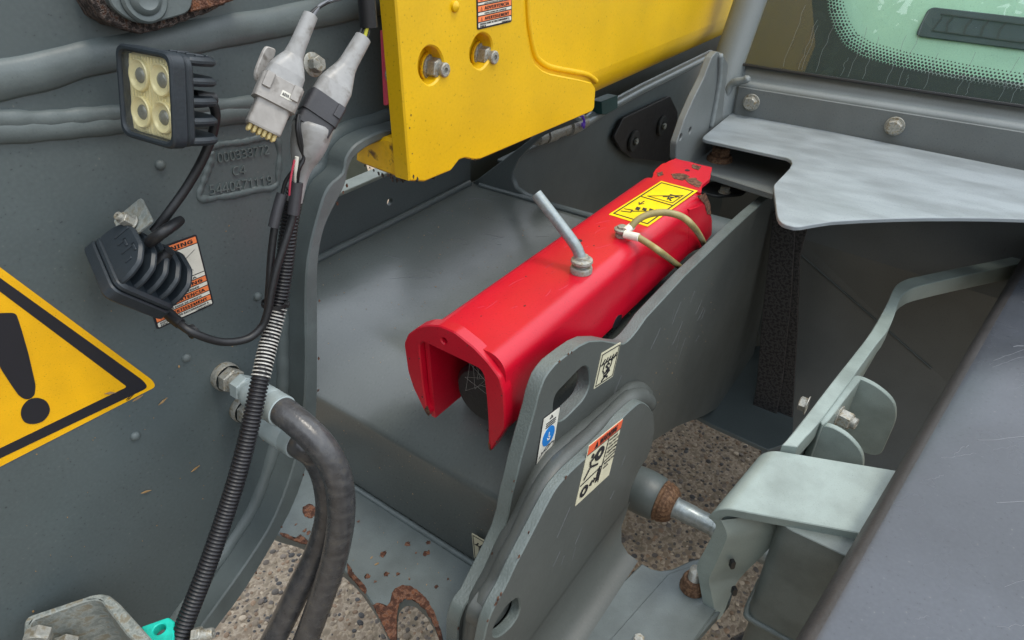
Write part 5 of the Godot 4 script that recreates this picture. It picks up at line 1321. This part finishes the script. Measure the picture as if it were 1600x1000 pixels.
func build_connectors() -> void:
	var face := Vector3(0.85, 0.35, 0.35)
	var a := Vector3(-0.545, 1.3899, -0.4358)
	var b := Vector3(-0.545, 1.3007, -0.3587)
	var L := a.distance_to(b)
	var t := thing("plug", "pale grey multi-pin plug hanging open with gold pins at its lower end", "connector", b)
	var s := mb()
	loft(s, a, b, face, [[0, 0.005, 0.005, 2], [0.001, 0.0068, 0.0068, 2], [L * 0.28, 0.0078, 0.0078, 2], [L * 0.36, 0.009, 0.0085, 2.2], [L * 0.43, 0.0135, 0.0105, 2.6], [L * 0.50, 0.017, 0.012, 3.2], [L * 0.60, 0.0178, 0.0125, 3.8]])
	put("boot", s, M.boot, t)
	s = mb()
	loft(s, a, b, face, [[L * 0.585, 0.0178, 0.013, 6], [L * 0.59, 0.0195, 0.0145, 7], [L * 0.785, 0.0195, 0.0145, 7], [L * 0.79, 0.018, 0.013, 7]])
	put("collar", s, M.plug, t)
	s = mb()
	loft(s, a, b, face, [[L * 0.78, 0.0158, 0.0115, 7], [L * 0.985, 0.0158, 0.0115, 7], [L, 0.015, 0.011, 7]])
	put("body", s, M.plug, t)
	var d := (b - a).normalized()
	var x := d.cross(face).normalized()
	var z := x.cross(d)
	s = mb()
	loft(s, a - x * 0.013 + z * 0.013, b - x * 0.013 + z * 0.013, face, [[L * 0.585, 0.004, 0.004, 6], [L * 0.70, 0.004, 0.004, 6], [L * 0.705, 0.003, 0.003, 6]])
	loft(s, a + x * 0.013 + z * 0.013, b + x * 0.013 + z * 0.013, face, [[L * 0.585, 0.004, 0.004, 6], [L * 0.70, 0.004, 0.004, 6], [L * 0.705, 0.003, 0.003, 6]])
	put("latch", s, M.plug, t)
	for r in 2:
		for c in 6:
			s = mb()
			var p := b + x * (-0.0115 + 0.0046 * c) + z * (-0.005 + 0.010 * r)
			tube(s, [p - d * 0.003, p + d * 0.0045, p + d * 0.006], [0.0019, 0.0019, 0.0012], 8)
			put("pin", s, M.cream, t)
	var cx := a + d * L * 0.69 + z * 0.0146
	var lx := x if x.dot(Vector3(0.81, 0, -0.58)) > 0 else -x
	var k := sticker("label", t, M.label, cx + lx * 0.001 + d * 0.003, cx + lx * 0.012 + d * 0.003, cx + lx * 0.001 - d * 0.003, 0.0003, 0.0005, "small white label with black letters")
	s = mb()
	txt(s, k[0], 0.001, 0.0016, 0.0028, "ADVA", 0.0062)
	put("lettering", s, M.print_black, k[3])
	var st := mb()
	slab(st, curve([0.3944, 1.365, 0.3999, 1.3641, 0.4047, 1.3599, 0.3964, 1.3499, 0.3825, 1.3351, 0.377, 1.3386, 0.3783, 1.3464, 0.3867, 1.3573], 3, true), FX(-0.565), 0.004, 0.001)
	put("rubber_tongue", st, M.plug, t)
	# wires leaving the top of it
	for o in [0, 1]:
		s = mb()
		tube(s, spline([a + d * 0.004 + x * (0.002 - 0.004 * o)] + [Vector3(-0.545, 1.3942, -0.4451), Vector3(-0.548, 1.3974, -0.4625), Vector3(-0.55, 1.3997, -0.4894), Vector3(-0.55, 1.4138, -0.5311)], 6), 0.0019, 8)
		put("wire", s, M.wire_grey if o else M.black, t)
	# second, mated plug
	a = Vector3(-0.55, 1.3587, -0.5021)
	b = Vector3(-0.55, 1.2925, -0.4254)
	L = a.distance_to(b)
	d = (b - a).normalized()
	x = d.cross(face).normalized()
	z = x.cross(d)
	t = thing("plug", "grey plug mated in a black socket beside the yellow boom, wires entering from above", "connector", b)
	s = mb()
	loft(s, a, b, face, [[0, 0.006, 0.006, 2], [0.001, 0.0085, 0.0085, 2], [L * 0.30, 0.0095, 0.009, 2], [L * 0.38, 0.0105, 0.0095, 2.2], [L * 0.50, 0.0145, 0.011, 2.6], [L * 0.60, 0.0175, 0.0125, 3.2], [L * 0.78, 0.018, 0.013, 3.8]])
	put("boot", s, M.boot, t)
	s = mb()
	loft(s, a, b, face, [[L * 0.765, 0.0178, 0.013, 6], [L * 0.77, 0.0192, 0.0145, 7], [L * 0.99, 0.0192, 0.0145, 7], [L * 0.995, 0.018, 0.0125, 7], [L * 1.12, 0.018, 0.0125, 7], [L * 1.125, 0.016, 0.011, 7]])
	put("socket", s, M.plug_dark, t)
	s = mb()
	loft(s, a - x * 0.013 + z * 0.013, b - x * 0.013 + z * 0.013, face, [[L * 0.77, 0.004, 0.003, 6], [L * 0.90, 0.004, 0.003, 6]])
	put("latch", s, M.plug_dark, t)
	s = mb()
	var low := [Vector3(-0.552, 1.2882, -0.4229), Vector3(-0.552, 1.2722, -0.4136), Vector3(-0.556, 1.2488, -0.4027), Vector3(-0.56, 1.2318, -0.3963), Vector3(-0.562, 1.2139, -0.3888)]
	tube(s, spline(low, 6), [0.0175, 0.0195, 0.0200, 0.0200, 0.0195, 0.019, 0.0185, 0.0178, 0.0168, 0.0155, 0.0138, 0.012, 0.0106, 0.0098, 0.0094, 0.0092, 0.0092, 0.0091, 0.009, 0.009, 0.009, 0.009, 0.009, 0.009, 0.009], 20)
	put("lower_boot", s, M.boot, t)
	s = mb()
	for o in 4: tube(s, spline([a + d * 0.003 + x * (-0.0045 + 0.003 * o)] + [Vector3(-0.55, 1.3666, -0.5071) + x * (-0.0035 + 0.0023 * o), Vector3(-0.55, 1.3746, -0.5111)], 4), 0.0017, 8)
	put("wire", s, M.black, t)
	s = mb()
	tube(s, spline([a + d * 0.003 + x * -0.002, Vector3(-0.547, 1.3682, -0.5063), Vector3(-0.547, 1.375, -0.5101)], 4), 0.0019, 8)
	put("wire", s, M.wire_yellow, t)
	s = mb()
	tube(s, spline([Vector3(-0.55, 1.3673, -0.5108), Vector3(-0.55, 1.3835, -0.5117), Vector3(-0.55, 1.4041, -0.5126), Vector3(-0.55, 1.4267, -0.5138)], 5), 0.0092, 14)
	put("cable_sheath", s, M.black, t)
	# head of the bolt that holds the plugs
	t = thing("holder_bolt", "weathered bolt with large washer on the frame plate between the two plugs", "bolt", Vector3(-0.62, 1.3233, -0.4881))
	s = mb()
	nut(s, along(Vector3(-0.6, 1.3304, -0.4718), Vector3(1, 0.2, 0)), 0.015, 0.012, 0.0125)
	tube(s, [Vector3(-0.64, 1.3224, -0.504), Vector3(-0.6, 1.3304, -0.4718)], 0.006, 12)
	put("bolt_head", s, M.zinc, t)

# ---------------------------------------------------------------- conduit, cables, hydraulic hoses
func build_hoses() -> void:
	var t := thing("conduit", "black corrugated cable conduit running from the plug down in front of the hoses", "conduit", Vector3(-0.5, 0.852, -0.1123))
	var path := even(spline([Vector3(-0.562, 1.2251, -0.3939), Vector3(-0.566, 1.1894, -0.3805), Vector3(-0.566, 1.1428, -0.3627), Vector3(-0.562, 1.1054, -0.342), Vector3(-0.552, 1.0775, -0.3156), Vector3(-0.535, 1.0491, -0.2833), Vector3(-0.525, 1.0121, -0.2542), Vector3(-0.52, 0.9722, -0.2257), Vector3(-0.517, 0.9324, -0.1955), Vector3(-0.512, 0.8906, -0.1588), Vector3(-0.508, 0.8491, -0.12), Vector3(-0.5, 0.8141, -0.0841)], 10), 0.0008)
	var rr := []
	for i in path.size(): rr.append(0.0098 if i % 5 in [0, 1, 2] else 0.0083)
	cord("tube", M.conduit, t, path, rr, 16)
	# ribs of the middle stretch are rubbed white
	var ws := mb()
	for i in range(2, path.size() - 3):
		if i % 5 == 1 and path[i].y < Vector3(-0.562, 1.1054, -0.342).y and path[i].y > Vector3(-0.54, 1.053, -0.2896).y:
			tube(ws, [path[i - 1] + (path[i] - path[i - 1]) * 0.1, path[i + 1] - (path[i + 1] - path[i]) * 0.1], 0.0101, 16)
	put("rubbed_ribs", ws, M.whitish, t, "ribs rubbed whitish", "stuff")
	# lamp cables
	var c := thing("lamp_cable", "black cable curving from the upper lamp down behind the lower lamp", "cable", Vector3(-0.58, 1.2389, -0.2612))
	cord("sheath", M.black, c, spline([Vector3(-0.563, 1.3339, -0.3189), Vector3(-0.558, 1.3322, -0.3227), Vector3(-0.56, 1.3211, -0.3253), Vector3(-0.565, 1.303, -0.3202), Vector3(-0.57, 1.2818, -0.3069), Vector3(-0.575, 1.2607, -0.2883), Vector3(-0.578, 1.2434, -0.2677), Vector3(-0.582, 1.2334, -0.2575), Vector3(-0.585, 1.2273, -0.2511)], 6), 0.0043)
	c = thing("lamp_cable", "black cable hanging from the lower lamp in a loop up to the conduit", "cable", Vector3(-0.57, 1.0948, -0.2735))
	cord("sheath", M.black, c, spline([Vector3(-0.6, 1.1462, -0.2403), Vector3(-0.585, 1.1355, -0.2428), Vector3(-0.565, 1.1254, -0.2465), Vector3(-0.56, 1.1026, -0.2689), Vector3(-0.555, 1.0935, -0.2935), Vector3(-0.552, 1.0994, -0.3113), Vector3(-0.55, 1.1142, -0.3216), Vector3(-0.55, 1.1354, -0.3318), Vector3(-0.55, 1.157, -0.3436), Vector3(-0.55, 1.1801, -0.3597), Vector3(-0.55, 1.2003, -0.3735), Vector3(-0.55, 1.2168, -0.3814)], 6), 0.0042)
	cord("sleeve", M.plug_dark, c, spline([Vector3(-0.55, 1.2064, -0.3766), Vector3(-0.55, 1.2251, -0.3841), Vector3(-0.55, 1.2375, -0.3886)], 4), 0.0062)
	cord("sleeve", M.black, c, spline([Vector3(-0.6, 1.145, -0.2413), Vector3(-0.592, 1.1402, -0.2417), Vector3(-0.585, 1.1355, -0.2428), Vector3(-0.578, 1.1315, -0.2441)], 4), 0.0058)
	cord("strain_relief", M.black, c, spline([Vector3(-0.572, 1.225, -0.238), Vector3(-0.562, 1.2336, -0.2458), Vector3(-0.562, 1.2363, -0.2564), Vector3(-0.572, 1.2344, -0.272)], 4), [0.0046, 0.005, 0.0054, 0.0054, 0.0050, 0.0054, 0.0050, 0.0054, 0.0050, 0.0052, 0.0048, 0.0046, 0.0042])
	s_tie(c, Vector3(-0.57, 1.1228, -0.2489), Vector3(0, -0.25, -1), 0.0058)
	c = thing("lamp_cable", "thin black cable lying left of the conduit below the mated plug", "cable", Vector3(-0.56, 1.167, -0.3481))
	cord("sheath", M.black, c, spline([Vector3(-0.556, 1.1115, -0.3255), Vector3(-0.558, 1.1418, -0.337), Vector3(-0.56, 1.1707, -0.3482), Vector3(-0.56, 1.1992, -0.36), Vector3(-0.56, 1.214, -0.3684)], 6), 0.0040)
	cord("sleeve", M.plug_dark, c, spline([Vector3(-0.56, 1.1967, -0.357), Vector3(-0.56, 1.2139, -0.3668), Vector3(-0.56, 1.227, -0.3756)], 4), 0.0055)
	cord("wire", M.black, c, spline([Vector3(-0.558, 1.2279, -0.3742), Vector3(-0.555, 1.2413, -0.3798), Vector3(-0.548, 1.2536, -0.389), Vector3(-0.545, 1.2609, -0.3979), Vector3(-0.545, 1.2764, -0.3966), Vector3(-0.545, 1.2924, -0.3971), Vector3(-0.55, 1.3021, -0.4049)], 6), 0.0020, 8)
	cord("wire", M.black, c, spline([Vector3(-0.55, 1.2369, -0.3885), Vector3(-0.545, 1.2518, -0.3902), Vector3(-0.544, 1.263, -0.3984), Vector3(-0.544, 1.2781, -0.3985), Vector3(-0.545, 1.2918, -0.3993), Vector3(-0.55, 1.3017, -0.4064)], 6), 0.0020, 8)
	cord("wire", M.label, c, spline([Vector3(-0.552, 1.2338, -0.3878), Vector3(-0.547, 1.2521, -0.3879), Vector3(-0.545, 1.265, -0.3908)], 6), 0.0022, 8)
	cord("wire", M.pad, c, spline([Vector3(-0.552, 1.2267, -0.378), Vector3(-0.548, 1.2441, -0.3805), Vector3(-0.545, 1.2628, -0.3871)], 6), 0.0011, 8)
	var tie := thing("cable_tie", "black cable tie strapping the cables to the conduit", "cable tie", Vector3(-0.555, 1.1162, -0.3358))
	s_tie(tie, Vector3(-0.557, 1.1152, -0.3363), Vector3(0, -1, 0.2), 0.0125)
	# hydraulic hoses on two straight fittings
	var specs := [
		["upper of two thick black hydraulic hoses, its fitting screwed into the frame plate", Vector3(-0.637, 1.0011, -0.2987), [Vector3(-0.497, 0.9895, -0.3011), Vector3(-0.474, 0.9681, -0.304), Vector3(-0.463, 0.9255, -0.3055), Vector3(-0.466, 0.8661, -0.3006), Vector3(-0.478, 0.7958, -0.2875), Vector3(-0.492, 0.7279, -0.265), Vector3(-0.505, 0.6571, -0.2341), Vector3(-0.515, 0.5863, -0.194)]],
		["lower of two thick hydraulic hoses, dustier and partly behind the other", Vector3(-0.637, 0.9432, -0.3083), [Vector3(-0.52, 0.9212, -0.3187), Vector3(-0.506, 0.8952, -0.317), Vector3(-0.506, 0.8468, -0.3132), Vector3(-0.514, 0.7994, -0.3031), Vector3(-0.525, 0.7542, -0.285), Vector3(-0.535, 0.7119, -0.2584), Vector3(-0.545, 0.6642, -0.2278), Vector3(-0.55, 0.6235, -0.1925), Vector3(-0.555, 0.5757, -0.1562)]]]
	for q in specs:
		var h := thing("hydraulic_hose", q[0], "hydraulic hose", q[1], "pair of hydraulic hoses")
		var s := mb()
		var f := along(q[1], Vector3.RIGHT)
		lathe(s, f, [0.0175, -0.003, 0.0178, 0.004, 0.0165, 0.007], 28)
		hexa(s, f, 0.027, 0.006, 0.018)
		lathe(s, f, [0.0105, 0.018, 0.0105, 0.024, 0.0125, 0.025, 0.0125, 0.03], 20)
		put("flange_nut", s, M.zinc, h)
		s = mb()
		hexa(s, f, 0.027, 0.028, 0.042)
		lathe(s, f, [0.0125, 0.042, 0.0125, 0.052, 0.0175, 0.053, 0.0184, 0.058, 0.0176, 0.060, 0.0184, 0.064, 0.0184, 0.086, 0.0176, 0.088, 0.0184, 0.090, 0.0176, 0.093, 0.0184, 0.096, 0.0184, 0.106, 0.0160, 0.107], 30)
		put("ferrule", s, M.ferrule, h)
		var p: Array = [q[1] + Vector3(0.1005, 0, 0), q[1] + Vector3(0.113, 0, 0)] + q[2]
		cord("hose", M.hose, h, even(spline(p, 24), 0.004), 0.0164, 28)

func s_tie(parent: Node, at: Vector3, dir: Vector3, r: float) -> void:
	var s := mb()
	var f := along(at, dir)
	lathe(s, f, [r, -0.0022, r + 0.0013, -0.002, r + 0.0013, 0.002, r, 0.0022], 20)
	var b := f.translated_local(Vector3(0, 0, 0))
	var out := (f.basis.inverse() * Vector3(0.75, 0.1, -0.6)).normalized()
	var hd := f * (Vector3(out.x, out.y, 0).normalized() * (r + 0.003))
	slab(s, rect(-0.0032, -0.0028, 0.0064, 0.0056, 0.001), along(hd, f.basis * Vector3(out.x, out.y, 0)), 0.005, 0.0006)
	put("strap" if parent.name != "cable_tie" else "band", s, M.black, parent)

# ---------------------------------------------------------------- the rest
func build_small_things() -> void:
	# bent galvanised angle at the lower left
	var t := thing("angle_bracket", "weathered bent galvanised bracket with two bolts at the bottom left corner", "bracket", Vector3(-0.5532, 0.87, -0.0569))
	var yb := 0.87
	part("bent_plate", M.weathered, t, rounded([-0.5485, -0.0158, -0.6262, 0.0212, -0.6285, 0.0265, -0.5999, 0.0764, -0.5937, 0.0826, -0.5844, 0.0866, -0.5662, 0.0879, -0.4753, 0.0856, -0.4739, 0.0781, -0.527, 0.0741, -0.5848, 0.0781, -0.5906, 0.0757, -0.597, 0.0703, -0.6202, 0.0272, -0.6177, 0.0231, -0.5418, -0.011], 0.003), FY(yb), 0.16, 0.0015)
	for p in [Vector3(-0.606, 0.866, -0.0268), Vector3(-0.606, 0.8303, -0.0406)]:
		var s := mb()
		nut(s, along(p, Vector3(0.75, 0, 0.66)), 0.022, 0.014, 0.0)
		put("bolt", s, M.zinc, t)
	t = thing("lug", "bright turquoise painted lug with a round hole beside the conduit", "lug", Vector3(-0.5215, 0.85, -0.0984))
	part("lug_plate", M.teal, t, rounded([-0.5406, 0.0898, -0.5273, 0.1125, -0.5172, 0.1136, -0.4766, 0.0855, -0.4849, 0.0796], 0.002), FY(0.85), 0.012, 0.001, [disc(Vector3(-0.5223, 0.85, -0.0995).x, -Vector3(-0.5223, 0.85, -0.0995).z, 0.0062, 16)])
	t = thing("stud", "short bolt end with nut at the foot of the conduit", "bolt", Vector3(-0.4831, 0.85, -0.1191))
	var sb := mb()
	nut(sb, along(Vector3(-0.4941, 0.84, -0.1159), Vector3(0.7, 0.1, -0.7)), 0.016, 0.010, 0.0, 0.006, 0.012)
	put("stud_nut", sb, M.zinc, t)
	# hydraulic line under the boom
	t = thing("hydraulic_pipe", "grey steel hydraulic pipe with fittings below the yellow boom", "pipe", Vector3(-0.8, 0.985, -1.4))
	var s := mb()
	tube(s, [Vector3(-0.8, 0.9854, -1.3799), Vector3(-0.8, 0.9971, -1.5111), Vector3(-0.8, 1.0032, -1.7189), Vector3(-0.8, 1.0057, -2.2274)], 0.014, 16)
	put("pipe", s, M.steel, t)
	s = mb()
	var f0 := Vector3(-0.8, 1.0065, -1.2065)
	var f1 := Vector3(-0.8, 0.9919, -1.4157)
	var dd := (f1 - f0)
	for q in [[0.0, 0.14, 0.016], [0.16, 0.36, 0.019], [0.38, 0.62, 0.016], [0.64, 0.80, 0.021], [0.82, 1.0, 0.017]]: tube(s, [f0 + dd * q[0], f0 + dd * q[1]], q[2], 16)
	put("fitting", s, M.zinc, t)
	t = thing("pipe_clamp", "dark teal clamp block on the pipe below the yellow boom", "clamp", Vector3(-0.79, 1.0117, -1.5041))
	part("clamp_block", M.teal_dark, t, rounded([1.4526, 1.0356, 1.4607, 1.0023, 1.4844, 0.9965, 1.5445, 0.9982, 1.5384, 1.0319], 0.002), FX(-0.775), 0.03, 0.0015)
	t = thing("purple_tie", "small purple cable tie round the pipe fitting", "cable tie", Vector3(-0.79, 0.9982, -1.398))
	s = mb()
	tube(s, spline([Vector3(-0.777, 1.0275, -1.3518), Vector3(-0.774, 1.0225, -1.3621), Vector3(-0.772, 1.0089, -1.3692), Vector3(-0.774, 0.9925, -1.3716)], 4), 0.003, 8)
	slab(s, rect(-0.005, -0.004, 0.010, 0.009, 0.001), along(Vector3(-0.77, 1.0023, -1.3666), Vector3.RIGHT), 0.006, 0.0006)
	put("band", s, M.purple, t)
	# pale plates seen through the gap left of the boom
	t = thing("far_side_plate", "pale grey plate on the far side seen through the gap below the boom", "plate", Vector3(-1.2, 0.8, -1.0))
	part("plate", M.pale, t, [0.3, 0.6, 0.3, 1.16, 1.02, 1.16, 1.10, 0.6], FX(-1.2), 0.02)
	t = thing("black_hose", "black wrapped hose end lying low at the bottom right", "hose", Vector3(-0.05, 0.3, -1.0))
	cord("hose", M.hose, t, spline([Vector3(-0.0547, 0.3, -0.7953), Vector3(-0.0281, 0.3, -0.8422), Vector3(-0.0081, 0.32, -0.8608), Vector3(-0.0003, 0.35, -0.8755), Vector3(-0.0061, 0.4, -0.872)], 6), 0.016, 16)
	# dry litter on the box top
	var mm := MultiMesh.new()
	mm.transform_format = MultiMesh.TRANSFORM_3D
	var bx := SphereMesh.new()
	bx.radius = 0.5; bx.height = 1.0; bx.radial_segments = 6; bx.rings = 3
	mm.mesh = bx
	mm.instance_count = 420
	for i in 420:
		var z := rng.randf_range(-1.05, -0.56)
		var y := 0.9006
		var x := rng.randf_range(-0.9, -0.5) if i % 2 else rng.randf_range(-0.9, -0.35)
		if i % 3 == 0:
			z = rng.randf_range(-0.66, -0.5)
			x = rng.randf_range(-0.8, -0.35)
		if z > -0.555: y = 0.8993 - (z + 0.555) * 0.28
		if i % 9 == 0:
			z = rng.randf_range(-0.43, -0.33); y = 0.6857; x = rng.randf_range(-0.62, -0.35)
		var r := rng.randf_range(0.0005, 0.0014) if rng.randf() < 0.9 else rng.randf_range(0.0015, 0.003)
		var b := Basis.from_euler(Vector3(0, rng.randf() * TAU, 0)).scaled_local(Vector3(r, 0.0008, r * rng.randf_range(1.0, 2.6)))
		if i >= 240:
			r *= 0.8
			b = Basis.from_euler(Vector3(rng.randf() * TAU, 0, 0)).scaled_local(Vector3(0.0008, r, r * rng.randf_range(1.0, 2.4)))
			if i % 3 == 0: x = -0.6395; y = rng.randf_range(0.85, 1.2); z = rng.randf_range(-0.36, -0.02)
			elif i % 3 == 1: x = -0.3048; y = rng.randf_range(0.7, 0.92); z = rng.randf_range(-1.1, -0.7)
			else:
				b = Basis.from_euler(Vector3(0, 0, rng.randf() * TAU)).scaled_local(Vector3(r, r * 1.3, 0.0008))
				x = rng.randf_range(-0.66, -0.34); y = rng.randf_range(0.7, 0.83); z = -0.4485 + (0.828 - y) * 0.0398
		mm.set_instance_transform(i, Transform3D(b, Vector3(x, y, z)))
	var mi := MultiMeshInstance3D.new()
	mi.name = "litter"
	mi.multimesh = mm
	mi.material_override = M.tan
	add_child(mi, true)
	mi.set_meta("kind", "stuff"); mi.set_meta("label", "fine tan crumbs and seeds scattered over the box top and clinging to the plates"); mi.set_meta("category", "litter")

# ---------------------------------------------------------------- trees behind the viewer, mirrored in the windscreen
func build_trees() -> void:
	var names := ["broad dark green tree behind the viewer, mirrored at the left of the windscreen", "tall dark green tree behind the viewer, mirrored in the middle of the windscreen", "low bushy dark green tree behind the viewer, mirrored at the right of the windscreen"]
	var spots := [Vector3(-4.0, 0, 7.4), Vector3(-0.6, 0, 8.2), Vector3(2.6, 0, 7.6)]
	for n in 3:
		var t := thing("tree", names[n], "tree", spots[n], "trees behind the viewer")
		var s := mb()
		tube(s, spline([spots[n], spots[n] + Vector3(0.1, 1.5, 0), spots[n] + Vector3(-0.1, 5.4, 0.1)], 5), [0.2, 0.19, 0.18, 0.17, 0.165, 0.16, 0.15, 0.13, 0.11, 0.09, 0.06], 10)
		for k in 5:
			var a := TAU * k / 5.0
			tube(s, [spots[n] + Vector3(0, 2.0, 0), spots[n] + Vector3(cos(a) * 0.8, 3.0, sin(a) * 0.8), spots[n] + Vector3(cos(a) * 1.4, 4.0, sin(a) * 1.4)], [0.08, 0.05, 0.02], 7)
		put("trunk", s, M.bark, t)
		var q := QuadMesh.new()
		q.size = Vector2(0.28, 0.2)
		var mm := MultiMesh.new()
		mm.transform_format = MultiMesh.TRANSFORM_3D
		mm.mesh = q
		mm.instance_count = 9000
		var clumps := []
		for k in 44: clumps.append(Vector3(rng.randf_range(-2.1, 2.1), rng.randf_range(1.2, 7.6 - n), rng.randf_range(-1.2, 1.2)))
		for i in 9000:
			var c: Vector3 = clumps[rng.randi() % 44]
			var d := Vector3(rng.randfn(), rng.randfn(), rng.randfn()) * 0.42
			mm.set_instance_transform(i, Transform3D(Basis.from_euler(Vector3(rng.randf() * TAU, rng.randf() * TAU, 0)), spots[n] + c + d))
		var mi := MultiMeshInstance3D.new()
		mi.name = "crown"
		mi.multimesh = mm
		mi.material_override = M.leaf
		t.add_child(mi, true)
		mi.position = -spots[n]
		mi.set_meta("kind", "stuff")
